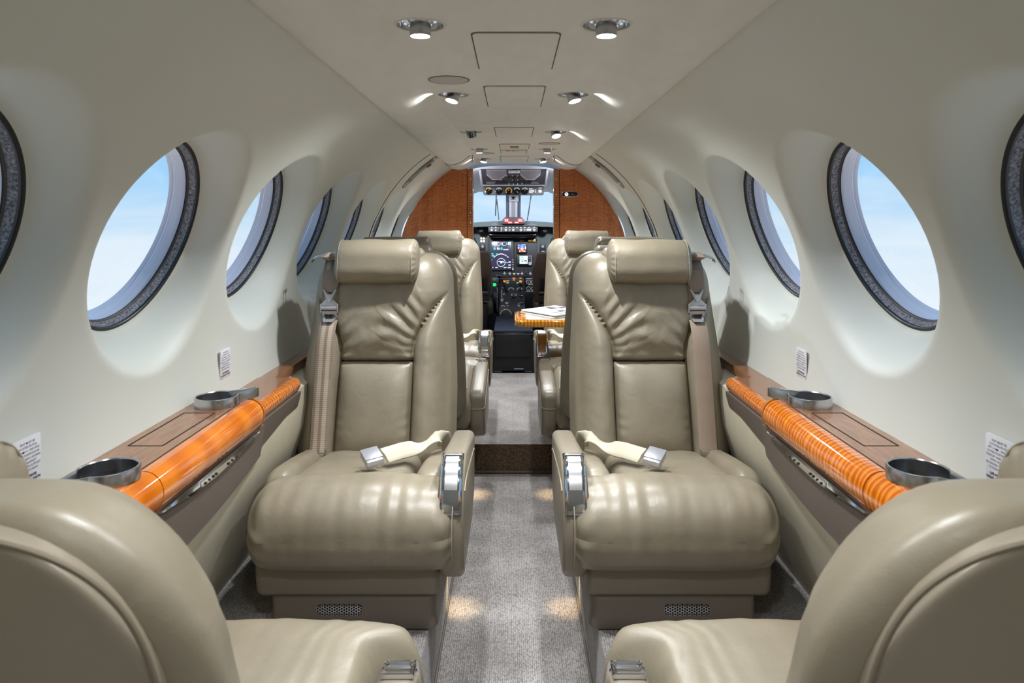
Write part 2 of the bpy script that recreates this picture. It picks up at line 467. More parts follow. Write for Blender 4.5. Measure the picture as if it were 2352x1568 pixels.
def build_window(side, k, idx):
    c = WC[k]
    n = Vector((side*math.cos(TH0), 0, math.sin(TH0))); t = Vector((-side*math.sin(TH0), 0, math.cos(TH0))); yv = Vector((0,1,0))
    o = wall_pt(c, 0, side)+n*(WOFF-.030)
    mt = Matrix((( *[yv.x, t.x, n.x], o.x), ( *[yv.y, t.y, n.y], o.y), ( *[yv.z, t.z, n.z], o.z), (0,0,0,1)))
    bm = BM()
    lathe(bm, [(.1985,.030),(.193,.0285),(.190,.029),(.1885,.031),(.1895,.034),(.1885,.037),(.190,.046),(.198,.05)], mt, 96)
    root = struct('window_%d' % idx, bm, 'rubber')
    ORG[root.name] = Vector((0,0,0))
    bm = BM(); lathe(bm, [(.190,.034),(.1890,.0355),(.1875,.039),(.1865,.043),(.1850,.0465),(.1830,.0485)], mt, 96)
    obj('felt_ring', bm, 'felt', parent=root, label='fuzzy grey felt ring')
    bm = BM(); lathe(bm, [(.1840,.0475),(.1820,.0485),(.1810,.050),(.1828,.0515),(.1808,.053),(.1830,.0545)], mt, 96)
    obj('retainer_ring', bm, 'panel_grey', parent=root)
    bm = BM(); lathe(bm, [(.1832,.054),(.1812,.062),(.1800,.073),(.1790,.077),(.1805,.080),(.1790,.084),(.1785,.089)], mt, 96)
    obj('reveal', bm, 'reveal', parent=root, label='smooth lavender grey reveal')
    bm = BM()
    vsr = [mt @ Vector(((.1820*math.cos(2*PI*i/64)), .1820*math.sin(2*PI*i/64), .0520)) for i in range(64)]
    bm.faces.new([bm.verts.new(p) for p in vsr])
    obj('pane', bm, 'pane_glass', parent=root, flat=True)
idx = 1
for side in (-1, 1):
    for k in range(7):
        build_window(side, k, idx); idx += 1

# floor: dropped aisle aft, step at the spar, side floors
AX = .181; STEP = 2.92
bm = BM()
def fq(x0, x1, y0, y1, z0, z1=None):
    z1 = z0 if z1 is None else z1
    return quad(bm, [(x0,y0,z0),(x1,y0,z0),(x1,y1,z1),(x0,y1,z1)])
fq(-AX, AX, -1.7, STEP, 0)
for s in (-1, 1):
    fq(s*AX, s*.72, -1.7, BULK+.05, SIDE_Z)
    quad(bm, [(s*AX,-1.7,0),(s*AX,STEP,0),(s*AX,STEP,SIDE_Z),(s*AX,-1.7,SIDE_Z)])
    quad(bm, [(s*AX,STEP,FWD_Z),(s*AX,BULK+.05,FWD_Z),(s*AX,BULK+.05,SIDE_Z),(s*AX,STEP,SIDE_Z)])
fq(-AX, AX, STEP, BULK+.05, FWD_Z)
floor = struct('floor', bm, 'carpet', flat=True)
bm = BM(); quad(bm, [(-AX,STEP-.002,0),(AX,STEP-.002,0),(AX,STEP-.002,FWD_Z+.001),(-AX,STEP-.002,FWD_Z+.001)])
m = mat('step_carpet', (104,86,70), .95, spec=.1); add_bump(m, 300, .6, .003); add_mottle(m, 120, (84,70,58), (122,104,86))
obj('step_riser', bm, 'step_carpet', parent=floor, label='brown carpeted riser of the step')
bm = BM(); box(bm, (-AX,STEP-.014,0), (AX,STEP-.003,.012), .003)
struct('trim_1', bm, 'taupe_panel')
for i, s in enumerate((-1, 1)):
    bm = BM(); box(bm, (min(s*(AX-.0005),s*(AX-.006)), -1.2, 0.), (max(s*(AX-.0005),s*(AX-.006)), STEP-.015, .012), .002)
    struct('trim_%d' % (2+i), bm, 'base_shell')
# lower side walls
for i, (s, nm) in enumerate(((-1, 'left'), (1, 'right'))):
    bm = BM()
    sweep_y(bm, [(.682,CAMZ-.432),(.575,CAMZ-.455),(.572,CAMZ-.50),(.575,CAMZ-.56),(.60,CAMZ-.64),(.69,SIDE_Z-.012)], [-1.6+5.84*k/12 for k in range(13)], s)
    struct('baseboard_'+nm, bm, 'dado', sharp=20)
# back of the cabin behind the photographer
bm = BM(); quad(bm, [(-.75,-1.7,-.05),(.75,-1.7,-.05),(.75,-1.7,1.6),(-.75,-1.7,1.6)]); struct('wall_back', bm, 'lining', flat=True)

# ------------------------------------------------------------------ ceiling
CEIL = CAMZ+.339
LAMP_Y = [1.213, 1.885, 2.68, 3.33, 3.86]
LX = .162; LR = .0405
bm = BM()
prof_c = [(-.112+.224*i/8, CEIL) for i in range(9)]
ys = [-1.7+5.9*i/40 for i in range(41)]
sweep_y(bm, prof_c, [-1.7,4.2])
for s in (-1, 1):
    edge = [(.212,CEIL),(.224,CEIL-.0025),(.236,CEIL-.008),(.248,CEIL-.016),(.262,CEIL-.025),(.278,CEIL-.033),(.296,CEIL-.0385),(.314,CEIL-.041),(.332,CEIL-.0415),(.348,CEIL-.040),(.361,CEIL-.0365),(.369,CEIL-.031),(.3735,CEIL-.024),(.374,CEIL-.015),(.374,CEIL+.02)]
    sweep_y(bm, edge, [-1.7,4.12], s)
    # rounded nose at the forward end of the side roll
    ctrz = CEIL-.012
    rings = [[bm.verts.new((s*x, 4.12, z)) for x, z in edge]]
    for a in range(1, 7):
        f = math.cos(a*PI/12); yy = 4.12+.07*math.sin(a*PI/12)
        rings.append([bm.verts.new((s*x, yy, ctrz+(z-ctrz)*max(f, .02) if z < ctrz else z)) for x, z in edge])
    for p, q in zip(rings, rings[1:]):
        for i in range(len(edge)-1): bm.faces.new((p[i], q[i], q[i+1], p[i+1]))
    # lamp column with round holes
    x0, x1 = .112, .212
    last = -1.7
    for ly in LAMP_Y:
        a0, a1 = ly-.05, ly+.05
        quad(bm, [(s*x0,last,CEIL),(s*x1,last,CEIL),(s*x1,a0,CEIL),(s*x0,a0,CEIL)])
        bd = []
        K = 10
        for i in range(K): bd.append((x0+(x1-x0)*i/K, a0))
        for i in range(K): bd.append((x1, a0+(a1-a0)*i/K))
        for i in range(K): bd.append((x1-(x1-x0)*i/K, a1))
        for i in range(K): bd.append((x0, a1-(a1-a0)*i/K))
        cir = []
        for bx, by in bd:
            an = math.atan2(by-ly, bx-LX); cir.append((LX+LR*math.cos(an), ly+LR*math.sin(an)))
        n = len(bd)
        for i in range(n):
            j = (i+1) % n
            quad(bm, [(s*cir[i][0],cir[i][1],CEIL),(s*cir[j][0],cir[j][1],CEIL),(s*bd[j][0],bd[j][1],CEIL),(s*bd[i][0],bd[i][1],CEIL)])
        last = a1
    quad(bm, [(s*x0,last,CEIL),(s*x1,last,CEIL),(s*x1,4.2,CEIL),(s*x0,4.2,CEIL)])
ceiling = struct('ceiling', bm, 'ceiling_suede', sharp=50, weld=False)
# side roll end pieces: seams of the segment nearest the cockpit
for s in (-1, 1):
    bm = BM()
    y = 3.62
    tube(bm, [(s*x, y+(x-.22)*1.2, z-.0006) for x, z in edge[1:13]], .0022, 6)
    tube(bm, [(s*(.214+.0*i), y+.07*i, CEIL-.0015) for i in range(2)]+[(s*.236, 3.98, CEIL-.0085)], .0018, 6)
    obj('roll_seam', bm, 'seam_dark', parent=ceiling)

lamp_words = ['nearest pair, straight down', 'second pair, tilted forward', 'third pair, tilted', 'fourth pair, straight down', 'last pair before the cockpit']
tilt = {(0,-1):(0,0), (0,1):(0,0), (1,-1):(-12,-14), (1,1):(-10,14), (2,-1):(25,8), (2,1):(-22,10), (3,-1):(0,0), (3,1):(0,0), (4,-1):(-10,-12), (4,1):(-10,14)}
row_word = ['row nearest the photographer', 'second row from the photographer', 'third row from the photographer', 'fourth row from the photographer', 'row closest to the cockpit']
for i, ly in enumerate(LAMP_Y):
    for s in (-1, 1):
        sd = 'left' if s < 0 else 'right'
        extra = ', unlit' if (i, s) == (2, -1) else ''
        t = thing('reading_light', 'chrome ceiling spotlight%s, %s one in the %s' % (extra, sd, row_word[i]), 'light', (s*LX, ly, CEIL), 'chrome spotlights along the ceiling panel')
        base = Matrix.Translation((s*LX, ly, CEIL))
        bm = BM(); lathe(bm, [(.0400,.004),(.0402,.0),(.0412,-.0012),(.0455,-.0012),(.0462,.0004)], base, 48); obj('trim_ring', bm, 'ceiling_door', parent=t)
        bm = BM(); lathe(bm, [(.0400,.002),(.039,.007),(.036,.013),(.031,.019),(.026,.0235),(.0005,.026)], base, 48); obj('reflector_bowl', bm, 'chrome', parent=t)
        ax, ay = tilt[(i, s)]
        rm = base @ Matrix.Rotation(math.radians(ax), 4, 'X') @ Matrix.Rotation(math.radians(-ay), 4, 'Y')
        bm = BM(); lathe(bm, [(.031,.018),(.028,.013),(.023,.008),(.0185,.003),(.0182,-.018),(.0178,-.0195),(.0168,-.0195),(.0166,-.0175)], rm, 40); obj('swivel_barrel', bm, 'dark_chrome' if extra else 'steel', parent=t)
        bm = BM(); lathe(bm, [(.0005,-.0182),(.0168,-.0178)], rm, 32)
        obj('bulb_lens', bm, 'dark_chrome' if extra else 'lamp_glow', parent=t)
        if not extra:
            ld = bpy.data.lights.new('spot', 'SPOT'); ld.energy = SPOT_W; ld.spot_size = math.radians(125); ld.spot_blend = 1.; ld.shadow_soft_size = .016; ld.color = (.95,.98,1.)
            lo = bpy.data.objects.new('reading_light_beam', ld); COL.objects.link(lo)
            lo.matrix_world = rm @ Matrix.Translation((0,0,-.024))
# unseen fill lights added along the lamp row overhead and aft, no fittings
for y in (.54, -.13, -.8):
    for s in (-1, 1):
        ld = bpy.data.lights.new('spot', 'SPOT'); ld.energy = SPOT_W*.55; ld.spot_size = math.radians(125); ld.spot_blend = 1.; ld.shadow_soft_size = .03; ld.color = (.95,.98,1.)
        lo = bpy.data.objects.new('aft_fill_light', ld); COL.objects.link(lo); lo.location = (s*LX, y, CEIL-.02)
# light leaking sideways out of the tilted fittings onto the ceiling roll
for y, s in ((1.885,-1),(1.885,1),(2.68,1),(3.86,-1),(3.86,1)):
    ld = bpy.data.lights.new('leak', 'SPOT'); ld.energy = .42; ld.spot_size = math.radians(84); ld.spot_blend = 1.; ld.shadow_soft_size = .004
    lo = bpy.data.objects.new('reading_light_side_leak', ld); COL.objects.link(lo); lo.location = (s*(LX+.040), y-.010, CEIL-.013)
    d = Vector((s*.9,-.28,-.08)); lo.rotation_euler = d.to_track_quat('-Z','Y').to_euler()

# ceiling doors and placards
def ceil_door(px0, px1, py0, py1, label, cat, kind):
    d0 = .339*FPX/(Y0-py0); d1 = .339*FPX/(Y0-py1)
    xa = (px0-X0)*d1/FPX; xb = (px1-X0)*d1/FPX
    # py0 is the nearer (upper) edge in the picture
    ya, yb = min(d0,d1), max(d0,d1)
    t = thing('ceiling_panel' if kind == 'door' else 'ceiling_sign', label, cat, ((xa+xb)/2, (ya+yb)/2, CEIL-.004), 'doors along the centre of the ceiling' if kind == 'door' else None)
    cx, cy = (xa+xb)/2, (ya+yb)/2
    bm = BM(); prism(bm, rrect(xb-xa+.006, yb-ya+.006, .016), CEIL-.0006, CEIL+.001, lambda u,v,a: (cx+u, cy+v, a)); obj('gap', bm, 'seam_dark', parent=t, label='dark seam around the door')
    bm = BM(); prism(bm, rrect(xb-xa, yb-ya, .014), CEIL-.0032, CEIL, lambda u,v,a: (cx+u, cy+v, a), .001); obj('door', bm, 'ceiling_suede' if kind=='door' else 'ceiling_door', parent=t)
    return t, cx, cy, xb-xa, yb-ya
ceil_door(1103,1265,74,160,'cream ceiling door nearest the photographer, largest of the ceiling doors','panel','door')
ceil_door(1123,1240,197,246,'second cream ceiling door, just ahead of the tilted spotlights','panel','door')
ceil_door(1141,1220,292,315,'third cream ceiling door, between the third pair of spotlights','panel','door')
ceil_door(1152,1210,358,372,'small cream ceiling door closest to the cockpit','panel','door')
t, cx, cy, w, h = ceil_door(1150,1213,330,342,'cream ceiling sign with two dark slots ahead of the third ceiling door','sign','sign')
for q in (-.025,.025):
    bm = BM(); box(bm, (cx-.02, cy+q-.014, CEIL-.0045), (cx+.02, cy+q+.006, CEIL-.003), .0006); obj('slot', bm, 'gap_dark', parent=t)
t, cx, cy, w, h = ceil_door(1152,1208,344,353.5,'ceiling sign with a row of red lettering','sign','sign')
bm = BM(); yl = cy-h*.5+.018
for xa_, xb_ in ((-.048,-.030),(-.029,-.024),(-.018,-.009),(-.008,-.003),(.002,.008)): box(bm, (cx+xa_+.01, yl-.010, CEIL-.0046), (cx+xb_+.01, yl+.010, CEIL-.0034))
obj('lettering', bm, 'red_mark', parent=t, flat=True, label='row of small red lettering')
# speaker grilles
for (px, py, wpx, lab) in ((1031,183,92,'oval cloth speaker grille on the ceiling left of the second door'),(1262,329.5,48,'oval speaker grille on the ceiling beside the third right spotlight'),(1117,352,36,'small speaker grille on the ceiling beside the fourth left spotlight')):
    d = .339*FPX/(Y0-py); c = at(px, py, d); c.z = CEIL; rr = wpx*d/FPX/2
    bm = BM(); lathe(bm, [(.0005,-.0024),(rr*.6,-.0022),(rr*.96,-.0016),(rr,0)], Matrix.Translation(c), 40)
    o = obj('speaker_grille', bm, 'speaker_cloth'); tag(o, lab, 'speaker')
    ORG[o.name] = Vector((0,0,0))
    bm = BM(); tube(bm, [c+Vector((rr*1.01*math.cos(a*PI/20), rr*1.01*math.sin(a*PI/20), -.0006)) for a in range(40)], .0012, 6, closed=True)
    obj('rim', bm, 'seam_dark', parent=o)

# slotted handles on the arch panel
for s, sd in ((-1,'left'),(1,'right')):
    yq = 3.40
    t = thing('arch_handle', 'grey bar with dark red tag in an arched slot, %s of the ceiling' % sd, 'handle', wall_pt(yq, (math.radians(48)-TH0)*R, s))
    def arc(a, dr, dy): return wall_pt(yq+dy, (math.radians(a)-TH0)*R, s, dr)
    bm = BM(); A0, A1 = 40.5, 56.5; pts = []
    for i in range(21): pts.append(arc(A0+(A1-A0)*i/20, -.0015, -.035))
    for i in range(1,8): pts.append(arc(A1+2.2*math.sin(i*PI/8), -.0015, -.035*math.cos(i*PI/8)))
    for i in range(21): pts.append(arc(A1-(A1-A0)*i/20, -.0015, .035))
    for i in range(1,8): pts.append(arc(A0-2.2*math.sin(i*PI/8), -.0015, .035*math.cos(i*PI/8)))
    tube(bm, pts, .0017, 6, closed=True); obj('slot_edge', bm, 'seam_dark', parent=t)
    bm = BM(); cc = [[arc(A0+(A1-A0)*i/16, -.002, e) for e in (-.033,.033)] for i in range(17)]
    for a, b in zip(cc, cc[1:]): quad(bm, [a[0],a[1],b[1],b[0]])
    obj('slot_back', bm, 'lining', parent=t)
    bm = BM()
    ribbon(bm, [arc(A0+1+(A1-A0-2)*i/16, -.010, -.008) for i in range(17)], (0,1,0), [.016 if i<8 else .03 for i in range(17)], .010); obj('bar', bm, 'grey_bar', parent=t, label='grey bar')
    bm = BM(); ribbon(bm, [arc(51.5+i*.7, -.017, -.010) for i in range(4)], (0,1,0), .036, .004); obj('tag', bm, 'red_tag', parent=t, label='dark red tag')
    bm = BM(); rb = arc(41.5, -.011, -.004); box(bm, rb-Vector((.012,.018,.006)), rb+Vector((.012,.018,.006)), .003); obj('bar_end', bm, 'lining', parent=t)

# ------------------------------------------------------------------ forward partition
DW = .247
for s, nm, sd in ((-1,'veneer_port','left'),(1,'veneer_starboard','right')):
    a1 = math.degrees(math.acos((DW+.0315)/R)); pts = [(DW+.0315, FWD_Z-.05), (.70, FWD_Z-.05), (.70, ZC-.1)]
    for i in range(31):
        a = math.radians(-2+(a1+2)*i/30); pts.append(((R+.01)*math.cos(a), ZC+(R+.01)*math.sin(a)))
    pts.append((DW+.0312, pts[-1][1]))
    bm = BM(); prism(bm, pts, BULK, BULK+.03, lambda u,v,a: (s*u, a, v))
    o = obj('bulkhead_panel', bm, nm, sharp=20)
    tag(o, 'glossy book-matched wood partition panel on the %s side of the cockpit doorway' % sd, 'panel', 'cockpit bulkhead')
    ORG[o.name] = Vector((0,0,0))
    t = thing('door_post', 'narrow curly wood post with metal catches, %s jamb of the cockpit doorway' % sd, 'post', (s*(DW+.014), BULK, FWD_Z), 'cockpit doorway posts')
    bm = BM(); box(bm, (min(s*DW,s*(DW+.031)), BULK-.012, FWD_Z), (max(s*DW,s*(DW+.031)), BULK+.045, CAMZ+.315), .0008, 1); obj('post', bm, 'door_post', parent=t)
    bm = BM(); box(bm, (min(s*(DW-.004),s*(DW+.004)), BULK+.002, FWD_Z-.02), (max(s*(DW-.004),s*(DW+.004)), BULK+.03, CAMZ+.30), .001); obj('edge_strip', bm, 'chrome', parent=t, label='bright metal edge strip')
    for py in (411,447,488,512):
        bm = BM(); c = at(X0+s*98, py, BULK-.012); box(bm, c-Vector((.003,.004,.006)), c+Vector((.003,.001,.006)), .001); obj('catch', bm, 'chrome', parent=t, label='small chrome catch')
    bm = BM(); box(bm, (min(s*(DW+.031),s*(DW+.034)), BULK-.0035, FWD_Z), (max(s*(DW+.031),s*(DW+.0345)), BULK-.0005, CAMZ+.318)); obj('gap', bm, 'gap_dark', parent=t)
# curved header over the doorway
bm = BM(); pts = []
for i in range(13):
    x = -.28+.56*i/12; pts.append((x, CAMZ+.334-.030*(abs(x)/.28)**3))
pts += [(.28,CAMZ+.40),(-.28,CAMZ+.40)]
prism(bm, [(x,z) for x,z in pts], BULK-.02, BULK+.035, lambda u,v,a: (u,a,v))
struct('trim_4', bm, 'cockpit_grey', sharp=30)
# oval switch plate on the right panel
c = at(1309,446,BULK); t = thing('switch_plate', 'small black oval plate with a lit round badge on the right wood panel', 'switch', c)
bm = BM(); prism(bm, rrect(.104,.034,.0168,8), 0, .004, lambda u,v,a: (c.x+u, c.y-a, c.z+v), .0015); obj('rim', bm, 'steel', parent=t)
bm = BM(); prism(bm, rrect(.096,.027,.0134,8), .003, .006, lambda u,v,a: (c.x+u, c.y-a, c.z+v), .001); obj('plate', bm, 'black_gloss', parent=t)
bm = BM(); lathe(bm, [(.0005,.009),(.010,.008),(.0115,.005)], Matrix.Translation((c.x-.021,c.y,c.z)) @ Matrix.Rotation(PI/2,4,'X'), 24); obj('badge', bm, 'screen_white', parent=t, label='round white lit badge')
bm = BM(); box(bm, (c.x-.026,c.y-.0105,c.z-.001), (c.x-.016,c.y-.009,c.z+.004), .001); obj('mark', bm, 'red_mark', parent=t)
bm = BM()
for k in range(3): box(bm, (c.x+.006+k*.008,c.y-.0068,c.z-.003), (c.x+.010+k*.008,c.y-.0055,c.z+.003), .0005)
obj('lettering', bm, 'door_post', parent=t)
# ------------------------------------------------------------------ seats
# local frame: faces -y, z = 0 on the side floor, arm on the +x side before mirroring by m
BC = -.02                     # centre of the backrest
def base_y(z): return .16+(z-.23)*.325
def seam_x(z):
    if z < .50: return .103
    return .103+.098*clamp((z-.50)/.165)**1.7
CREASES = [ # x0, z0, x1, z1, depth, width   (upper backrest panel, x from its centre)
 (.112,.545,.020,.640,.0042,.0085),(.108,.525,-.005,.590,.0036,.008),(.105,.505,.020,.548,.0034,.007),(.120,.575,.055,.655,.0034,.007),
 (.135,.605,.085,.672,.0026,.006),(.104,.490,.055,.512,.0030,.006),(.040,.575,-.05,.560,.0028,.012),(-.102,.492,-.060,.512,.0030,.006),
 (-.104,.510,-.050,.560,.0028,.008),(-.108,.545,-.060,.610,.0022,.008),(-.115,.570,-.075,.640,.0018,.007),(-.02,.500,.06,.520,.0024,.012),(.0,.62,.06,.60,.002,.01),
 (.150,.40,.185,.36,.0014,.010),(.150,.30,.19,.25,.0018,.012)]
def crease(x, z):
    h = 0.
    for x0, z0, x1, z1, a, w in CREASES:
        dx, dz = x1-x0, z1-z0; l2 = dx*dx+dz*dz
        t = ((x-x0)*dx+(z-z0)*dz)/l2
        if t < -.15 or t > 1.25: continue
        tc = clamp(t); px, pz = x0+dx*tc, z0+dz*tc
        d = math.hypot(x-px, z-pz)
        if d > 4*w: continue
        s = ((x-px)*dz-(z-pz)*dx)
        fade = (1-sstep(.55,1.15,t))*sstep(-.05,.30,t)
        ww = w*(.75+1.3*tc)
        h += fade*a*.8*(-1.2*math.exp(-(d/ww)**2)+.8*math.exp(-((d-1.8*ww)/ww)**2))
    return h
def back_bulge(x, z):
    ax = abs(x); sx = seam_x(z)
    w = clamp((ax-sx)/max(.198-sx, .012))
    hb = (.034*math.sin(PI*w**.8)**.8*(1-sstep(.52,.66,z)*.75)+.004)*(sstep(.165,.26,z)*.4+.6)
    if z < .473: hu = -.012
    else:
        ds = min(max(sx-ax, 0)+(.02*sstep(.62,.67,z)), z-.473)
        hu = .022*(1-math.exp(-ds/.03))+.010*max(0,1-(ax/.17)**2)*sstep(.473,.56,z)
    mk = sstep(sx-.006, sx+.006, ax)
    h = hb*mk+hu*(1-mk)
    h -= .009*math.exp(-((ax-sx)/.007)**2)*(1-sstep(.62,.665,z))
    if ax < .103: h -= .010*math.exp(-((z-.473)/.006)**2)
    if z > .44: h += crease(x, z)
    h += .0016*noise.noise(Vector((x*22, z*16, 3.)))+.0008*noise.noise(Vector((x*60, z*40, 9.)))
    return h
HX, HY, HZ, BZ = .213, .062, .302, .468
def front_y(x, z):                # y of the backrest front in the seat frame, rounded edges included
    k = .194/HX*(1.03-.10*sstep(.35,.77,z))
    dx = max(0., abs(x-BC)/k-(HX-.075))/.075; dz = max(0., z-(BZ+HZ-.085))/.085
    drop = .045*(1-math.sqrt(max(0., 1-dx*dx-dz*dz)))
    f = 1-drop/(2*HY)
    return base_y(z)+drop-back_bulge(x-BC, z)*sstep(.5,.95,f)
def back_shape(q, nrm):
    f = (1-nrm.y)/2                                  # 1 on the front
    z = q.z+BZ
    taper = 1.03-.10*sstep(.35,.77,z)
    sx = (.229*(1-f)+.194*f)/HX*taper
    x = q.x*sx
    y = base_y(z)+HY+q.y
    if f > .5: y -= back_bulge(x, z)*sstep(.5,.95,f)
    return Vector((x+BC, y, z))

def make_seat(m, stripes, near=False):
    sd = 'left' if m > 0 else 'right'
    t = thing('cabin_seat', 'seat', 'seat')
    def fin(bm):
        if m < 0:
            for v in bm.verts: v.co.x *= -1
        return bm
    # backrest
    bm = BM(); rbox(bm, (0,0,0), (HX,HY,HZ), (.12,.05,.14) if near else (.075,.045,.085), (40,4,48) if near else (132,4,166), 8 if near else 6, back_shape)
    obj('backrest', fin(bm), 'leather', parent=t, sharp=60)
    # lumbar cushion
    def lum(q, nr):
        x, z = q.x, q.z+.352
        e = max(0, 1-abs(nr.x)**5)*max(0, 1-abs(nr.z)**6)
        wr = 0.
        ex = .104-abs(x)
        if ex < .035:   # gathered edges
            wr = .0016*math.sin(z*165+2*math.sin(z*40))*(1-ex/.035)*sstep(.0,.012,ex)*(1 if x > 0 else .7)*(1-sstep(.30,.42,z))
        y = base_y(z)+.030+q.y-(.028*e*(1-.25*abs(nr.z)**2)+wr+.0015*noise.noise(Vector((x*18,z*14,5.))) if nr.y < 0 else 0)
        return Vector((x+BC, y, z))
    bm = BM(); rbox(bm, (0,0,0), (.1035,.030,.1185), (.012,.014,.012), (40,2,48), 4, lum)
    obj('lumbar_cushion', fin(bm), 'leather', parent=t, sharp=60)
    # rear shell: an inner panel set inside the outer wrap, with piping
    def shell(q, nr):
        z = q.z+(.490 if near else .475); tp = 1.0-.10*sstep(.35,.77,z)
        bul = .020*max(0, 1-abs(nr.x)**2.2)*max(0, 1-abs(nr.z)**2.5) if nr.y > 0 else 0
        return Vector((q.x*tp+BC, base_y(z)+(.108 if near else .112)+q.y+bul, z))
    bm = BM(); rbox(bm, (0,0,0), ((.198,.022,.278) if near else (.176,.022,.266)), (.12,.016,.13), (24,2,30), 8, shell)
    sh = obj('back_shell', fin(bm), 'leather_plain', parent=t, sharp=60)
    bm = BM(); ln = []
    for i in range(49):
        a = PI*i/48; ca, sa = math.cos(a), math.sin(a)
        x = (.200 if near else .178)*math.copysign(abs(ca)**.62, ca); z = (.639 if near else .612)+.131*abs(sa)**.62
        ln.append((x, z))
    pw, pz = (.200,.639) if near else (.178,.612); ln = [(pw,.20+(pz-.20)*i/10) for i in range(10)]+ln+[(-pw,pz-(pz-.20)*i/10) for i in range(1,11)]
    tube(bm, [(x*(1.0-.10*sstep(.35,.77,z))+BC, base_y(z)+(.1205 if near else .1225), z) for x, z in ln], .0022, 8)
    obj('piping', fin(bm), 'piping', parent=sh)
    # double stitch beside the edge of the front face
    bm = BM()
    for off in (0., .0045):
        pts = []
        for i in range(60):
            z = .22+.44*i/59; x = .178*(1.03-.10*sstep(.35,.77,z))-off
            pts.append((x+BC, front_y(x+BC, z)-.0003, z))
        tube(bm, pts, .0009, 5)
    if near: bm.free()
    else: obj('stitching', fin(bm), 'stitch', parent=t)
    # headrest
    def head(q, nr):
        x, y, z = q.x, q.y, q.z
        ed = abs(nr.x)
        s = 1-.10*max(0, ed-.82)/.18
        w = .0016*math.sin(math.atan2(z, y)*19+x*30)*sstep(.80,.9,ed)*(1-sstep(.93,.99,ed))
        w += .002*noise.noise(Vector((x*16, y*20+4, z*20)))
        k = s+w/.05
        y, z = y*k-.004*(1-ed*ed), z*k
        return Vector((x-.028, .300+y+z*.22, .751+z))
    bm = BM(); rbox(bm, (0,0,0), (.121,.052,.062), (.018,.046,.048), (46,6,6), 7, head)
    hr = obj('headrest', fin(bm), 'leather', parent=t, sharp=60)
    bm = BM()
    for xs in (-.104, .104):
        bm = BM(); pts = []
        for i in range(40):
            a = 2*PI*i/40; ca, sa = math.cos(a), math.sin(a)
            yy = .0505*math.copysign(abs(ca)**.75, ca); zz = .0605*math.copysign(abs(sa)**.75, sa)
            pts.append((xs-.028, .300+yy*1.0-.003+zz*.22, .751+zz*1.0))
        tube(bm, pts, .0013, 6, closed=True); obj('seam', fin(bm), 'stitch', parent=hr)
    # strap block that carries the headrest over the top of the back
    bm = BM(); rbox(bm, (-.022,.372,.742), (.125,.042,.045), (.02,.035,.036), (10,3,3), 5, lambda q, nr: q+Vector((.0012*math.sin(q.z*300+q.x*50)*abs(nr.x)**6,0,0)))
    obj('headrest_mount', fin(bm), 'leather', parent=t, sharp=60)
    bm = BM(); tube(bm, smooth_path([(-.135,.30,.775),(-.150,.30,.772),(-.185,.315,.766),(-.222,.325,.756),(-.232,.345,.745)],5), .0022, 6); tube(bm, smooth_path([(-.135,.315,.778),(-.150,.315,.776),(-.185,.33,.770),(-.222,.34,.760),(-.230,.355,.748)],5), .0022, 6)
    obj('belt_guide', fin(bm), 'steel', parent=t, label='thin wire guide for the shoulder belt')
    # seat cushion
    def cush(q, nr):
        sag = -.055*clamp((q.y+.18)/.36)**1.1
        pf = .010*max(0,1-abs(nr.x)**4)*max(0,1-abs(nr.y)**4) if nr.z > 0 else 0
        return q+Vector((0,0,sag+pf+.002*noise.noise(Vector((q.x*20,q.y*20,1.)))*(nr.z > 0)))
    bm = BM(); rbox(bm, (-.012,.02,.235), (.135,.185,.055), (.03,.03,.03), (22,22,3), 5, cush)
    obj('seat_cushion', fin(bm), 'leather', parent=t, sharp=60)
    for xx, hw in ((-.172,.040),(.172,.044)):
        def bol(q, nr):
            return cush(q, nr)+Vector((0,0,.010*max(0,1-abs(nr.x)**2) if nr.z > 0 else 0))
        bm = BM(); rbox(bm, (xx,.015,.226), (hw,.175,.060), (.032,.06,.04), (10,20,3), 6, bol)
        obj('side_bolster', fin(bm), 'leather', parent=t, sharp=60)
    # big rolled leg-rest cushion at the front
    def pad(q, nr):
        x, y, z = q.x, q.y, q.z
        ex = abs(nr.x)
        k = 1-.16*max(0,(ex-.72)/.28)**2
        w = 0.
        fz = sstep(-.9,.6,nr.z-nr.y*.3)
        w += .0014*noise.noise(Vector((x*40,(y+z)*7,2.)))*fz+.003*noise.noise(Vector((x*9,(y+z)*8,4.)))
        w += .0009*math.sin(x*120+5*noise.noise(Vector((x*9,z*9,7.))))*fz*math.exp(-((x-.06)/.10)**2)
        if ex > .70: w += .0024*math.sin((z*1.1-y)*120+x*25)*sstep(.70,.84,ex)*(1-sstep(.94,1.,ex))
        if near:
            w *= .4
            if x > 0: x -= x*.30*sstep(-.13,-.07,q.y)
        y = y*k+(-.010*(1-ex**3)+(-w) if nr.y < 0 else 0)
        z = z*k+(w if nr.z > 0 else 0)-.006*sstep(-1,1,-nr.x)*0
        return Vector((x, y, z-.012*(x/.217)**2*(1 if nr.z > 0 else 0)))
    bm = BM(); rbox(bm, (.027,-.120 if near else -.200,.218), (.231,.18 if near else .100,.091), (.045,.088,.080), (88,20 if near else 5,5), 12, pad)
    lp = obj('leg_rest', fin(bm), 'leather', parent=t, sharp=60)
    bm = BM()
    for xs in (.027+.212, ):
        pts = []
        for i in range(60):
            a = 2*PI*i/60; ca, sa = math.cos(a), math.sin(a)
            pts.append((xs, (-.123 if near else -.203)+(.174 if near else .0945)*math.copysign(abs(ca)**.85,ca), (.2155)+.0835*math.copysign(abs(sa)**.85,sa)))
        tube(bm, pts, .0011, 6, closed=True)
    if near: bm.free()
    else: obj('seam', fin(bm), 'stitch', parent=lp)
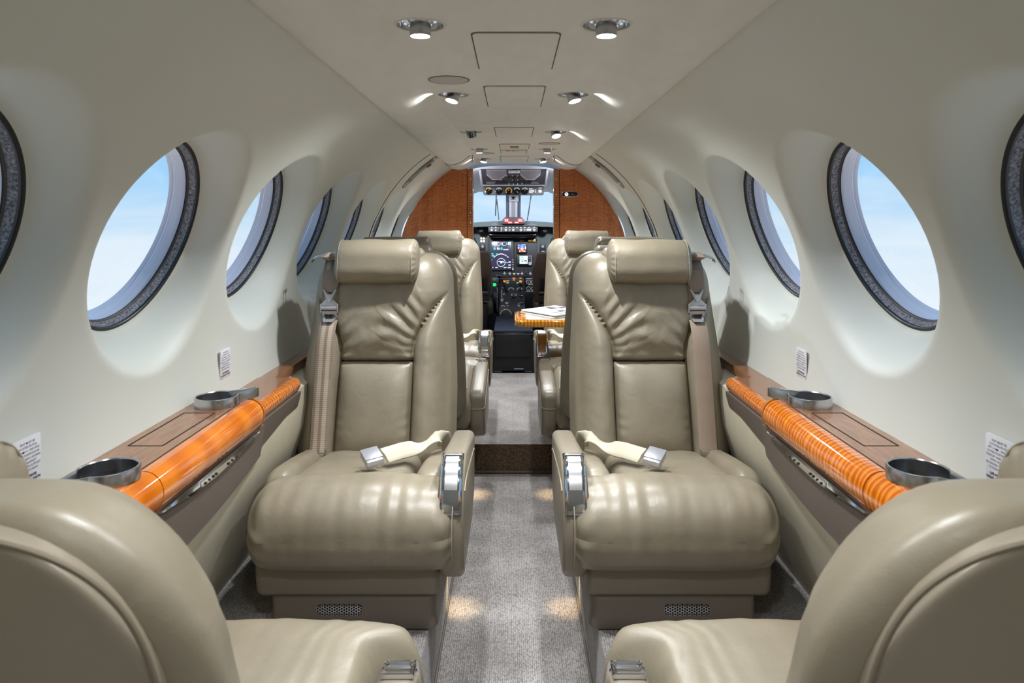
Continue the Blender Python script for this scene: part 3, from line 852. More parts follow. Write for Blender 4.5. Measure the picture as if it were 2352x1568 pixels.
    # skirt and base
    def sk(q, nr): return q+Vector((0,.010*max(0,-nr.z),0))
    bm = BM(); rbox(bm, (.012,-.06,.112), (.196,.192,.045), (.02,.02,.015), (8,8,2), 4, sk)
    s1 = obj('skirt', fin(bm), 'skirt', parent=t, sharp=50)
    bm = BM(); rbox(bm, (.024,-.05,.037), (.176,.196,.037), (.018,.03,.006), (4,4,2), 4, lambda q, nr: Vector((q.x*(1+.03*max(0,-nr.z)), q.y, q.z)))
    bs = obj('base', fin(bm), 'base_shell', parent=t, sharp=50)
    # hexagonal vent grille
    gx, gz, gy = -.0145+.012, .046, -.2465
    bm = BM(); prism(bm, rrect(.098,.023,.0112,8), 0, .004, lambda u,v,a: (gx+u, gy+.002-a*.6, gz+v)); g = obj('vent_grille', fin(bm), 'gap_dark', parent=bs, label='oblong honeycomb vent')
    bm = BM(); hr_ = .0034
    for i in range(-15, 16):
        for j in range(-3, 4):
            hx, hz = i*hr_*1.5, (j+(.5 if i % 2 else 0))*hr_*math.sqrt(3)
            dx = max(abs(hx)-.0375, 0)
            if dx*dx+hz*hz > .0098**2: continue
            o_ = [(gx+hx+hr_*math.cos(k*PI/3), gz+hz+hr_*math.sin(k*PI/3)) for k in range(6)]
            i_ = [(gx+hx+hr_*.74*math.cos(k*PI/3), gz+hz+hr_*.74*math.sin(k*PI/3)) for k in range(6)]
            for k in range(6):
                n = (k+1) % 6
                quad(bm, [(o_[k][0],gy-.0014,o_[k][1]),(o_[n][0],gy-.0014,o_[n][1]),(i_[n][0],gy-.0014,i_[n][1]),(i_[k][0],gy-.0014,i_[k][1])])
    obj('honeycomb_mesh', fin(bm), 'steel', parent=g, flat=True)
    # arm
    X0a, X1a = .207, .262
    prof = [(.150,.285),(.145,.303),(.120,.315),(-.180,.352),(-.212,.352),(-.236,.338),(-.268,.285),(-.280,.255),(-.278,.20),(-.262,.135),(-.235,.110),(.02,.115),(.12,.15),(.150,.20)]
    bm = BM(); prism(bm, prof, X0a, X1a, lambda u,v,a: (a, u, v), .014, 4)
    arm = obj('armrest', fin(bm), 'leather_plain', parent=t, sharp=60)
    bm = BM(); pth = smooth_path([(.2365,-.150,.3505),(.2345,-.190,.3555),(.2345,-.222,.3500),(.2345,-.246,.3285),(.2345,-.268,.288),(.2345,-.279,.258)],6)
    ribbon(bm, [p for p in pth[6:]], (1,0,0), .046, .006); cap = obj('chrome_cap', fin(bm), 'chrome', parent=arm, label='polished chrome front cap')
    bm = BM()
    nn = len(pth)
    for sx in (-.0195,.0195): tube(bm, [p+Vector((sx,-.0022,.003)) for p in pth[7:]], .0036, 8)
    for q_ in (8, nn-2): tube(bm, [pth[q_]+Vector((-.0195,-.0015,.003)), pth[q_]+Vector((.0195,-.0015,.003))], .0032, 8)
    obj('cap_rail', fin(bm), 'chrome', parent=cap)
    bm = BM(); ribbon(bm, [p+Vector((0,-.003,.0035)) for p in pth[10:23]], (1,0,0), .029, .006, .001); obj('release_lever', fin(bm), 'steel', parent=cap, label='brushed steel release lever')
    bm = BM(); tube(bm, smooth_path([(X1a+.0005,-.255,.30),(X1a+.001,-.20,.312),(X1a+.001,.06,.283),(X1a+.0005,.12,.262),(X1a-.004,.146,.252),(.235,.152,.250),(X0a+.004,.149,.250)],5), .0018, 6); obj('piping', fin(bm), 'stitch', parent=arm)
    # shoulder belt down the window side bolster
    bx = -.160
    pts = []; sides = []
    for i in range(5): pts.append((bx-.002, .385-.028*i, .768+.006*math.sin(i)-.000*i))
    zs = [.752-.012*i for i in range(44)]
    for z in zs: pts.append((bx+.010*sstep(.72,.25,z)*0+.008*(1-(z-.23)/.5), front_y(bx,z)-.007-.006*sstep(.62,.74,z), z))
    bm = BM(); ribbon(bm, [p for p in pts], (1,0,0), .047, .003)
    belt = obj('shoulder_belt', fin(bm), 'webbing_striped' if stripes else 'webbing_plain', parent=t, sharp=60, label=('striped taupe webbing' if stripes else 'plain brown webbing'))
    zt = .722
    def bp(dx, z, out): return Vector((bx+.003+dx, front_y(bx,z)-.011-out, z))
    bm = BM()
    ol = [(-.022,.036),(.022,.036),(.0225,.0),(.013,-.026),(-.013,-.026),(-.0225,.0)]
    prism(bm, ol, .001, .006, lambda u,v,a: bp(u, .690+v, a), .0015); obj('sewn_tab', fin(bm), 'webbing_plain', parent=belt)
    bm = BM(); bz = .640
    prism(bm, [(-.017,.020),(-.020,.026),(-.016,.027),(-.006,.012),(.006,.012),(.016,.027),(.020,.026),(.017,.020),(.008,-.001),(0,-.004),(-.008,-.001)], .008, .011, lambda u,v,a: bp(u, bz+.006+v, a), .0006)
    prism(bm, [(-.010,.004),(.010,.004),(.023,-.010),(.023,-.016),(-.023,-.016),(-.023,-.010)], .005, .008, lambda u,v,a: bp(u, bz+.002+v, a), .0006)
    for sx in (-.0235,.0235): box(bm, bp(sx-.0015, bz-.034, .004)+Vector((0,-.010,0)), bp(sx+.0015, bz-.008, .0)+Vector((0,0,0)), .0005)
    tube(bm, [bp(-.022,bz-.020,.009), bp(.022,bz-.020,.009)], .006, 12)
    tube(bm, [bp(0,bz+.004,.008), bp(0,bz+.004,.0145)], .0055, 14)
    # release ring with a trapezoid hole
    ou = [(-.021,0),(.021,0),(.021,-.017),(.013,-.029),(-.013,-.029),(-.021,-.017)]; inn = [(-.014,-.009),(.014,-.009),(.014,-.013),(.009,-.022),(-.009,-.022),(-.014,-.013)]
    for a_ in (.010, .013):
        for k in range(6):
            n = (k+1) % 6
            quad(bm, [bp(ou[k][0],bz-.028+ou[k][1],a_), bp(ou[n][0],bz-.028+ou[n][1],a_), bp(inn[n][0],bz-.028+inn[n][1],a_), bp(inn[k][0],bz-.028+inn[k][1],a_)])
    for lst in (ou, inn):
        for k in range(6):
            n = (k+1) % 6
            quad(bm, [bp(lst[k][0],bz-.028+lst[k][1],.010), bp(lst[n][0],bz-.028+lst[n][1],.010), bp(lst[n][0],bz-.028+lst[n][1],.013), bp(lst[k][0],bz-.028+lst[k][1],.013)])
    obj('belt_buckle', fin(bm), 'silver_paint', parent=belt, label='silver metal belt fitting')
    bm = BM(); tube(bm, [bp(-.027,.262,.002), bp(-.026,.256,.006), bp(.026,.256,.006), bp(.027,.262,.002), bp(.027,.25,.0)], .0016, 6); obj('keeper', fin(bm), 'steel', parent=belt)
    # lap belt lying on the cushion
    bm = BM(); cz = lambda x, y: .305-.055*clamp((y+.16)/.36)**1.1
    path = smooth_path([(.190,.145,.255),(.186,.115,.292),(.172,.075,.306),(.130,.02,.305),(.090,-.04,.312),(.062,-.085,.316)],6)
    ribbon(bm, path, [(.45,.89,.0)]*len(path), [.040]*6+[.042]*(len(path)-6), .006, .002)
    lap = obj('lap_belt', fin(bm), 'strap_cream', parent=t, sharp=60, label='cream leather lap strap')
    bm = BM(); rot = Matrix.Translation((.040,-.118,.3225)) @ Matrix.Rotation(math.radians(-62),4,'Z') @ Matrix.Rotation(math.radians(6),4,'X') @ Matrix.Rotation(math.radians(14),4,'Y')
    box(bm, (-.026,-.020,-.008), (.026,.020,.009), .003, 3, rot); box(bm, (-.027,-.0205,.0075), (.018,.0205,.0115), .0015, 2, rot)
    bk = obj('lap_buckle', fin(bm), 'silver_paint', parent=lap, label='silver lap buckle')
    return t
SEATX = .365
def place(t, x, y, rot, label, group=None, first=True):
    t.location = (x, y, SIDE_Z); t.rotation_euler = (0,0,rot); t['label'] = label
    t['group'] = 'taupe leather club seats'
seatL = make_seat(1, True); seatR = make_seat(-1, False)
nearL, nearR = make_seat(-1, False, True), make_seat(1, True, True)
cL, cR = [copy_tree(seatL) for _ in range(3)], [copy_tree(seatR) for _ in range(3)]
def arm_drop(t, dz):
    for ch in t.children:
        if ch.name.split('.')[0] == 'armrest': ch.location.z += dz
place(seatL, -SEATX, 1.72, 0, 'taupe leather seat left of the aisle facing the camera, striped shoulder belt')
place(seatR, SEATX, 1.72, 0, 'taupe leather seat right of the aisle facing the camera, plain brown shoulder belt')
place(cL[0], -SEATX, 3.40, 0, 'far left seat facing the camera, back against the left wood partition')
place(cR[0], SEATX, 3.40, 0, 'far right seat facing the camera behind the fold-out table')
# forward facing seats: turned half round, so the mirrored build keeps the arm on the aisle
place(nearL, -SEATX-.03, .87, PI, 'nearest left seat seen from behind, cut by the left picture corner')
place(nearR, SEATX+.03, .87, PI, 'nearest right seat seen from behind, cut by the right picture corner')
drop_list = [cL[1], cR[1]]
place(cR[2], -SEATX, 2.655, PI, 'left seat back to back with the striped belt seat, mostly hidden')
place(cL[2], SEATX, 2.655, PI, 'right seat back to back with the plain belt seat, mostly hidden')
def drop_tree(o):
    for ch in list(o.children): drop_tree(ch)
    bpy.data.objects.remove(o)
for t in drop_list: drop_tree(t)
for t, m in ((nearL, -1), (nearR, 1)):       # the two nearest seats: lower, headrest pushed down and aside, no lap belt
    for ch in list(t.children):
        k = ch.name.split('.')[0]
        if k in ('lap_belt', 'headrest_mount', 'belt_guide', 'side_bolster', 'seat_cushion', 'shoulder_belt', 'lumbar_cushion'): drop_tree(ch); continue
        if k not in ('base', 'skirt'): ch.location.z -= {'leg_rest': .078, 'armrest': .05}.get(k, .085)
        if k == 'armrest': ch.location += Vector((0, .10, -.065))
        if k == 'headrest': ch.location += Vector((-.120*m, -.01, -.042))
for t in (cR[2], cL[2]): arm_drop(t, -.06)
# ------------------------------------------------------------------ side ledges
LZ = CAMZ-.388
def ledge(s, sd, wmat):
    t = thing('side_ledge', 'long wooden armrest ledge with glossy orange roll along the %s wall' % sd, 'ledge', (s*.62, 0, LZ), 'wooden armrest ledges')
    Y0_, Y1_ = .93, 1.535
    bm = BM(); sweep_y(bm, [(.689,LZ),(.5755,LZ),(.574,LZ-.02),(.689,LZ-.02)], [Y0_,Y1_], s, True, True); obj('shelf_top', bm, 'walnut_top', parent=t, sharp=20, label='satin brown wood top')
    roll = [(.5755,LZ)]+[(.572-.032*math.sin(a*PI/20), LZ-.034+.034*math.cos(a*PI/20)) for a in range(0,13)]+[(.546,LZ-.056),(.553,LZ-.066),(.575,LZ-.068)]
    for a, b in ((Y0_,1.075),(1.0775,1.505)):
        bm = BM(); sweep_y(bm, roll, [a+(b-a)*i/8 for i in range(9)], s, True, True); obj('front_roll', bm, wmat, parent=t, sharp=40, label='glossy orange wood roll')
    # end cap beyond the dark joint
    bm = BM(); cp = []
    for i in range(9):
        y = 1.512+.038*i/8; k = math.sqrt(max(0,1-((i/8)**2)*.55)); 
        cp.append([(s*(.62+(x-.62)*k), y, LZ-.034+(z-(LZ-.034))*k) for x, z in [(.688,LZ)]+roll])
    for a, b in zip(cp, cp[1:]):
        for i in range(len(a)-1): quad(bm, [a[i],a[i+1],b[i+1],b[i]])
    bm.faces.new([bm.verts.new(p) for p in cp[-1]]); bm.faces.new([bm.verts.new(p) for p in cp[0]][::-1])
    obj('end_cap', bm, wmat, parent=t, sharp=50)
    bm = BM(); sweep_y(bm, [(x+.003 if x<.6 else x, z-.002) for x, z in roll], [1.503,1.514], s, True, True); obj('joint', bm, 'gap_dark', parent=t)
    # grooves of the leaf table lid and of the hinge line
    bm = BM()
    def groove(p, q, w=.0016):
        a, b = Vector((s*p[0],p[1],LZ+.0004)), Vector((s*q[0],q[1],LZ+.0004)); d = (b-a).normalized(); n = Vector((-d.y,d.x,0))*w
        quad(bm, [a-n,b-n,b+n,a+n])
    for p, q in (((.662,1.197),(.662,1.401)),((.662,1.401),(.600,1.401)),((.600,1.401),(.603,1.197)),((.603,1.197),(.662,1.197))): groove(p, q)
    obj('lid_groove', bm, 'gap_dark', parent=t, flat=True)
    bm = BM(); groove((.5785,1.078),(.5785,1.47),.0012); groove((.5785,1.47),(.592,1.500),.0012); groove((.592,1.500),(.56,1.508),.0012); groove((.5755,1.0765),(.66,1.0765),.0009) if False else None
    obj('hinge_line', bm, 'gap_dark', parent=t, flat=True)
    # narrower, slightly lower forward part
    l2 = LZ-.028
    bm = BM(); sweep_y(bm, [(.689,l2),(.585,l2),(.585,l2-.02),(.689,l2-.02)], [1.54,1.84], s, True, True); obj('forward_shelf', bm, 'walnut_top', parent=t, sharp=20)
    r2 = [(.585,l2)]+[(.578-.016*math.sin(a*PI/12), l2-.018+.018*math.cos(a*PI/12)) for a in range(1,9)]+[(.570,l2-.036),(.585,l2-.038)]
    bm = BM(); sweep_y(bm, r2, [1.54,1.7,1.84], s, True, True); obj('forward_roll', bm, 'curly_maple', parent=t, sharp=40)
    bm = BM(); sweep_y(bm, [(.689,l2-.002),(.632,l2-.002),(.628,l2-.010),(.632,l2-.03),(.689,l2-.03)], [1.841,4.2], s, True, True); obj('rear_shelf', bm, 'walnut_top', parent=t, sharp=40)
    # taupe skirt panels below, rounded toward the front
    bm = BM()
    def skirt(stations, x0):
        rows = []
        for y, zt, zb in stations: rows.append([(s*x0, y, zt), (s*(x0+.004), y, (zt+zb)/2), (s*(x0+.010), y, zb), (s*(x0+.016), y, zb-.003), (s*(x0+.02), y, zt)])
        for a, b in zip(rows, rows[1:]):
            for i in range(5): quad(bm, [a[i],a[(i+1)%5],b[(i+1)%5],b[i]])
        bm.faces.new([bm.verts.new(p) for p in rows[-1]])
    st = [(.93,LZ-.066,LZ-.172)]+[(1.15+.40*i/10, LZ-.066, LZ-.172+.035*(i/10)**2.2) for i in range(11)]
    skirt(st, .553)
    obj('skirt_panel', bm, 'taupe_panel', parent=t, sharp=40, label='taupe skirt panel')
    bm = BM(); skirt([(1.553,l2-.036,LZ-.128),(1.75,l2-.036,LZ-.105),(1.84,l2-.036,LZ-.105)], .560); obj('forward_skirt', bm, 'taupe_panel', parent=t, sharp=40)
    bm = BM(); rows = []
    for i in range(21):
        f = i/20; y = 1.082+.415*f; h = .002+.020*math.sin(PI*min(1,f*1.0))**.9; o = .005
        rows.append([(s*(.551-o), y, LZ-.066), (s*(.549-o), y, LZ-.066-h*.5), (s*(.552-o+.002), y, LZ-.066-h), (s*.556, y, LZ-.068-h)])
    for a, b in zip(rows, rows[1:]):
        for i in range(3): quad(bm, [a[i],a[i+1],b[i+1],b[i]])
    st_ = obj('control_strip', bm, 'chrome', parent=t, label='crescent chrome control strip')
    bm = BM()
    for f in (.36,.40,.44,.47,.60,.645,.69):
        y = 1.082+.415*f; w = .006 if f != .40 and f != .645 else .0025
        box(bm, (min(s*.5425,s*.5445), y-w/2, LZ-.079), (max(s*.5425,s*.5445), y+w/2, LZ-.0755), .0004)
    obj('control_mark', bm, 'gap_dark', parent=st_)
    return t
ledge(-1, 'left', 'honey_maple'); ledge(1, 'right', 'curly_maple')

# cup holders: a ring with a slot for the handle of a mug
def cup_holder(s, y, x, ang, label):
    t = thing('cup_holder', label, 'cup holder', (s*x, y, LZ), 'steel cup holders on the ledges')
    r = .044
    def outline(r, grow, n=40):
        pts = []
        half = math.radians(26)
        for i in range(n+1):
            a = half+(2*PI-2*half)*i/n; pts.append((r*math.cos(a), r*math.sin(a)))
        tip = .092+grow
        tail = [(r*math.cos(half)+.008, -r*math.sin(half)+.003), (.062, -.0105-grow), (.078,-.0075-grow), (tip,-.004), (tip,.004), (.078,.0075+grow), (.062,.0105+grow), (r*math.cos(half)+.008, r*math.sin(half)-.003)]
        return pts+tail
    oo = outline(r, .003); ii = outline(r-.0045, -.001)
    ca, sa = math.cos(ang), math.sin(ang)
    def P(u, v, z): return (s*(x+(u*ca-v*sa)), y+(u*sa+v*ca), LZ+z)
    bm = BM(); n = len(oo)
    lv = [(oo,.0002),(oo,.0175),([((a[0]*.75+b[0]*.25),(a[1]*.75+b[1]*.25)) for a,b in zip(oo,ii)],.0198),([((a[0]*.25+b[0]*.75),(a[1]*.25+b[1]*.75)) for a,b in zip(oo,ii)],.0198),(ii,.018),(ii,.0004)]
    rings = [[bm.verts.new(P(u,v,z)) for u, v in o_] for o_, z in lv]
    for a, b in zip(rings, rings[1:]):
        for k in range(n): bm.faces.new((a[k],a[(k+1)%n],b[(k+1)%n],b[k]))
    obj('rim', bm, 'steel', parent=t, sharp=30)
    bm = BM(); bm.faces.new([bm.verts.new(P(u,v,.0012)) for u, v in ii]); obj('well', bm, 'dark_steel', parent=t, flat=True, label='dark steel well')
mat('dark_steel', (70,70,74), .2, 1.)
for s, sd in ((-1,'left'),(1,'right')):
    cup_holder(s, 1.462, .622, math.radians(128), 'far steel cup holder on the %s ledge, tail pointing to the cockpit' % sd)
    cup_holder(s, 1.040, .605, math.radians(-60), 'near steel cup holder on the %s ledge beside the nearest seat' % sd)

# placards
def placard(s, y, fwd, label):
    wx = .684; w, h, zc = .056, .068, CAMZ-.339
    t = thing('placard', label, 'sign', (s*wx, y, zc-h/2), 'safety placards on the side walls')
    bm = BM(); prism(bm, rrect(w, h, .004), 0, .0025, lambda u,v,a: (s*(wx-a), y+u, zc+v), .0006); obj('plate', bm, 'placard', parent=t)
    right = Vector((0,-s,0)); up = Vector((0,0,1)); nn = Vector((-s,0,0))
    def mt(v, u=0.): 
        c = Vector((s*(wx-.0029), y, zc+v))+right*u
        return Matrix(((right.x,up.x,nn.x,c.x),(right.y,up.y,nn.y,c.y),(right.z,up.z,nn.z,c.z),(0,0,0,1)))
    bm = BM()
    rows = ['SEAT MUST BE','LOCATED IN FULL','','OUTBD POSITION FOR','TAKEOFF AND LANDING','WITH HEADREST','EXTENDED TO SUPPORT',"OCCUPANT'S HEAD"]
    for i, r_ in enumerate(rows):
        if r_: text_mesh(bm, r_, .0047, mt(.0265-.0056*i), bold=.00003)
    text_mesh(bm, 'FWD' if fwd else 'AFT', .0047, mt(.0265-.0112, -.0185), bold=.00003); text_mesh(bm, 'AND FULL', .0047, mt(.0265-.0112, .0145), bold=.00003)
    obj('lettering', bm, 'print_grey', parent=t, flat=True)
    bm = BM()
    toward_y = 1 if fwd else -1      # arrow points along the cabin
    ar = toward_y*right.y; c = mt(.0265-.0112, -.0065)
    def q(u, v): return c @ Vector((u*ar, v, 0))
    bm.faces.new([bm.verts.new(p) for p in (q(-.007,.0004),q(.001,.0004),q(.001,-.0004),q(-.007,-.0004))])
    bm.faces.new([bm.verts.new(p) for p in (q(.0005,.0019),q(.007,0),q(.0005,-.0019))])
    text_mesh(bm, 'LIFE PRESERVER', .0054, mt(-.0215), bold=.00012); text_mesh(bm, 'UNDER SEAT CUSHION', .0050, mt(-.0275), bold=.00012)
    obj('bold_lettering', bm, 'print_dark', parent=t, flat=True)
for s, sd in ((-1,'left'),(1,'right')):
    placard(s, .977, False, 'near white safety placard on the %s wall, partly behind the headrest' % sd)
    placard(s, 1.65, True, 'far white safety placard on the %s wall above the far cup holder' % sd)

# ------------------------------------------------------------------ fold-out table and magazines
TZ = CAMZ-.415
t = thing('folding_table', 'glossy orange wood table with cream inlay folded out on the right', 'table', (.30, 3.0, TZ-.024))
def tab(u, v): return u, v
x0, x1, y0, y1 = .006, .56, 2.85, 3.20
cx, cy, w, h = (x0+x1)/2, (y0+y1)/2, x1-x0, y1-y0
bm = BM(); prism(bm, rrect(w, h, .05, 8), TZ-.024, TZ, lambda u,v,a: (cx+u, cy+v, a), .008, 4); obj('tabletop', bm, 'curly_table', parent=t, sharp=50) if 'curly_table' in M else None
bm = BM(); prism(bm, rrect(w-.07, h-.09, .02, 5), TZ, TZ+.0012, lambda u,v,a: (cx+.012+u, cy+v, a)); obj('inlay', bm, 'cream_leather', parent=t, label='cream leather inlay')
bm = BM(); box(bm, (.50,2.93,TZ-.06), (.555,3.12,TZ-.024), .006); obj('hinge_bracket', bm, 'dark_chrome', parent=t)
# magazine stack: slightly fanned
def magazine(cx, cy, z, w, h, th, rot, label, seed):
    tt = thing('magazine', label, 'magazine', (cx, cy, z), 'magazines on the folding table')
    mt = Matrix.Translation((cx,cy,z)) @ Matrix.Rotation(rot,4,'Z')
    bm = BM(); prism(bm, rrect(w,h,.003,2), 0, th, lambda u,v,a: mt @ Vector((u+.004*math.sin(a*400), v, a+.004*(u/w+.5))), .001); obj('cover', bm, 'paper', parent=tt, sharp=30)
    if seed is None: return
    rnd = random.Random(seed)
    for kind, cnt, nm in (('navy_print',4,'photo_block'),('print_grey',9,'text_block'),('ink_green',3,'pale_block')):
        bm = BM()
        for i in range(cnt):
            a, b = rnd.uniform(-.42,.3)*w, rnd.uniform(-.42,.36)*h; ww, hh = (rnd.uniform(.12,.25)*w, rnd.uniform(.10,.16)*h) if kind != 'print_grey' else (rnd.uniform(.15,.3)*w, .008)
            pts = [(a,b),(min(a+ww,.46*w),b),(min(a+ww,.46*w),min(b+hh,.46*h)),(a,min(b+hh,.46*h))]
            quad(bm, [mt @ Vector((u+.004*math.sin(th*400), v, th+.004*(u/w+.5)+.0006)) for u, v in pts])
        obj(nm, bm, kind, parent=tt, flat=True)
mat('navy_print', (58,66,86), .5)
magazine(.178, 3.060, TZ+.0014, .20, .235, .006, math.radians(33), 'lower magazine of the pair on the folding table', None)
magazine(.182, 3.066, TZ+.0116, .195, .235, .005, math.radians(37), 'upper white magazine with dark pictures lying on the folding table', 5)

# ------------------------------------------------------------------ aisle courtesy lamps
for i, (y, wd) in enumerate(((1.905,'front'),(2.69,'rear'))):
    for s, sd in ((-1,'left'),(1,'right')):
        c = Vector((s*(AX-.004), y, .135))
        t = thing('courtesy_lamp', 'tiny warm aisle lamp low on the %s riser, %s one' % (sd, 'nearer' if i == 0 else 'farther'), 'lamp', c, 'warm aisle lamps')
        bm = BM(); box(bm, (min(c.x-s*.012,c.x+s*.004), y-.022, .128), (max(c.x-s*.012,c.x+s*.004), y+.022, .143), .003); obj('housing', bm, 'base_shell', parent=t)
        bm = BM(); quad(bm, [(c.x-s*.010,y-.016,.1275),(c.x-s*.002,y-.016,.1275),(c.x-s*.002,y+.016,.1275),(c.x-s*.010,y+.016,.1275)]); obj('bulb', bm, 'warm_glow', parent=t, flat=True)
        ld = bpy.data.lights.new('aisle', 'SPOT'); ld.energy = .8; ld.spot_size = math.radians(62); ld.spot_blend = .9; ld.color = (1.,.70,.36); ld.shadow_soft_size = .006
        lo = bpy.data.objects.new('courtesy_lamp_beam', ld); COL.objects.link(lo); lo.location = (c.x-s*.010, y, .124); lo.rotation_euler = Vector((-s*.16,0,-1)).to_track_quat('-Z','Y').to_euler()
# ------------------------------------------------------------------ cockpit
def plate(bm, px0, px1, py0, py1, d, depth=.004, bev=.001):
    """box whose face shows at these limits at distance d"""
    a, b = at(px0, py1, d), at(px1, py0, d)
    box(bm, (a.x, d, a.z), (b.x, d+depth, b.z), bev)
def disc(bm, px, py, d, r, h=.004, seg=20):
    c = at(px, py, d); lathe(bm, [(.0004,h),(r*.9,h),(r,h*.8),(r,0)], Matrix.Translation(c) @ Matrix.Rotation(PI/2,4,'X'), seg)
CF = BULK+.05
# shell
bm = BM()
def prof_c(k): return [(-.62*k,FWD_Z),(-.66*k,CAMZ-.35),(-.60*k,CAMZ-.02),(-.47*k,CAMZ+.22),(-.25*k,CAMZ+.36),(.25*k,CAMZ+.36),(.47*k,CAMZ+.22),(.60*k,CAMZ-.02),(.66*k,CAMZ-.35),(.62*k,FWD_Z)]
fr = [bm.verts.new((x,CF,z)) for x, z in prof_c(1.05)]; bk = [bm.verts.new((x,5.15,z if z<CAMZ+.1 else z-.03)) for x, z in prof_c(1.)]
for i in range(9): bm.faces.new((fr[i],fr[i+1],bk[i+1],bk[i]))
# header over the windshield, slanting down and forward
h0 = [(-.47,5.15,CAMZ+.19),(-.25,5.15,CAMZ+.33),(.25,5.15,CAMZ+.33),(.47,5.15,CAMZ+.19)]; h1 = [(-.56,5.55,CAMZ+.12),(-.28,5.62,CAMZ+.225),(.28,5.62,CAMZ+.225),(.56,5.55,CAMZ+.12)]
for i in range(3): quad(bm, [h0[i],h0[i+1],h1[i+1],h1[i]])
for s in (-1,1): quad(bm, [(s*.66,5.15,CAMZ-.35),(s*.60,5.15,CAMZ-.02),(s*.62,5.75,CAMZ-.02),(s*.66,5.75,CAMZ-.35)])
struct('wall_cockpit', bm, 'cockpit_white', sharp=30)
bm = BM(); quad(bm, [(-.66,CF-.01,FWD_Z),(.66,CF-.01,FWD_Z),(.66,5.9,FWD_Z),(-.66,5.9,FWD_Z)]); quad(bm, [(-.7,5.60,FWD_Z),(.7,5.60,FWD_Z),(.7,5.60,CAMZ-.05),(-.7,5.60,CAMZ-.05)]); struct('floor_cockpit', bm, 'cabinet_black', flat=True)
# windshield: two panes, a centre post and its dark seals
bm = BM()
quad(bm, [(-.60,5.75,CAMZ-.02),(0,5.78,CAMZ-.02),(0,5.62,CAMZ+.235),(-.58,5.56,CAMZ+.17)]); quad(bm, [(.60,5.75,CAMZ-.02),(0,5.78,CAMZ-.02),(0,5.62,CAMZ+.235),(.58,5.56,CAMZ+.17)])
ws = struct('window_15', bm, 'pane_glass', flat=True)
cp = thing('windshield_post', 'white centre post between the two cockpit windshield panes', 'post', (0,5.6,CAMZ))
def postq(x0, x1, dy, th): 
    bm = BM(); a0, a1 = Vector((0,5.62+dy,CAMZ+.24)), Vector((0,5.735+dy,CAMZ-.003))
    vs_ = []
    for c in (a0,a1):
        for x in (x0,x1):
            for t_ in (0,th): vs_.append(bm.verts.new((x, c.y+t_, c.z)))
    for f in ((0,1,3,2),(4,6,7,5),(0,2,6,4),(1,5,7,3),(0,4,5,1),(2,3,7,6)): bm.faces.new([vs_[i] for i in f])
    return bm
obj('post', postq(-.0335,.0335,-.03,.02), 'cockpit_white', parent=cp)
obj('seal', postq(-.060,.060,-.008,.01), 'slate_seal', parent=cp) if 'slate_seal' in M else None
obj('recess', postq(-.015,.015,-.034,.004), 'cockpit_grey', parent=cp)
bm = BM(); plate(bm, 1169,1191,449,463,5.56,.01,.003); obj('compass_mount', bm, 'cockpit_grey', parent=cp); bm = BM(); plate(bm,1174,1184,451,458,5.55,.01,.002); obj('compass', bm, 'black_gloss', parent=cp, label='small black compass')
for (xa, ya, xb, yb, xc, yc, sd) in ((1140,447,1138,495,1146,505,'left'),(1220,447,1213,495,1211,506,'right')):
    t = thing('windshield_wiper', 'thin grey wiper outside the %s windshield pane' % sd, 'wiper', at(xc,yc,5.72), 'windshield wipers')
    bm = BM(); tube(bm, [at(xa,ya,5.74), at(xb,yb,5.78)], .005, 6); obj('blade', bm, 'slate_seal', parent=t)
    bm = BM(); tube(bm, [at((xa+xb)/2+2,(ya+yb)/2-14,5.74), at(xc,yc,5.80)], .005, 6); obj('wiper_arm', bm, 'steel', parent=t)

# overhead panel with gauges
ov = thing('overhead_panel', 'dark overhead cockpit panel with knobs above a strip of five round gauges', 'panel', at(1180,440,4.95))
bm = BM()
A = [at(1103,392,4.72),at(1257,392,4.72),at(1253,425,5.0),at(1107,425,5.0)]; Bk = [p+Vector((0,.05,.05)) for p in A]
va = [bm.verts.new(p) for p in A]; vb = [bm.verts.new(p) for p in Bk]; bm.faces.new(va); bm.faces.new(vb[::-1])
for i in range(4): bm.faces.new((va[i],va[(i+1)%4],vb[(i+1)%4],vb[i]))
obj('knob_panel', bm, 'panel_grey', parent=ov, flat=True)
bm = BM()
for q in (0,1):
    p0, p1 = (A[0],A[3]) if q == 0 else (A[1],A[2]); tube(bm, [p0, p1], .008, 8)
tube(bm, [A[3]+Vector((0,-.004,-.002)), A[2]+Vector((0,-.004,-.002))], .005, 8)
obj('frame', bm, 'cockpit_white', parent=ov)
def ovp(px, py):       # point on the slanted knob panel
    f = (py-392)/33.; d = 4.72/(1-f*(1-4.72/5.0)); return at(px, py, d)
nrm = (A[1]-A[0]).cross(A[3]-A[0]).normalized(); nrm = nrm if nrm.y < 0 else -nrm
for (px, py) in ((1167,405),(1180,405),(1192,405),(1142,415),(1155,415),(1180,415),(1192,415),(1205,415),(1217,415)):
    bm = BM(); c = ovp(px, py); m_ = Matrix.Translation(c) @ nrm.to_track_quat('Z','Y').to_matrix().to_4x4(); lathe(bm, [(.011,0),(.010,.016),(.0005,.017)], m_, 16); obj('knob', bm, 'black_plastic', parent=ov)
bm = BM()
for (px, py) in ((1164,403),(1177,403),(1189,403),(1152,413),(1177,413),(1189,413)):
    c = ovp(px,py)+nrm*.002; box(bm, c-Vector((.003,.001,.003)), c+Vector((.003,.001,.003)), .0005)
for px in (1169,1179,1189): c = ovp(px,421)+nrm*.004; box(bm, c-Vector((.003,.002,.012)), c+Vector((.003,.002,.010)), .001)
obj('knob_mark', bm, 'cockpit_white', parent=ov)
bm = BM()
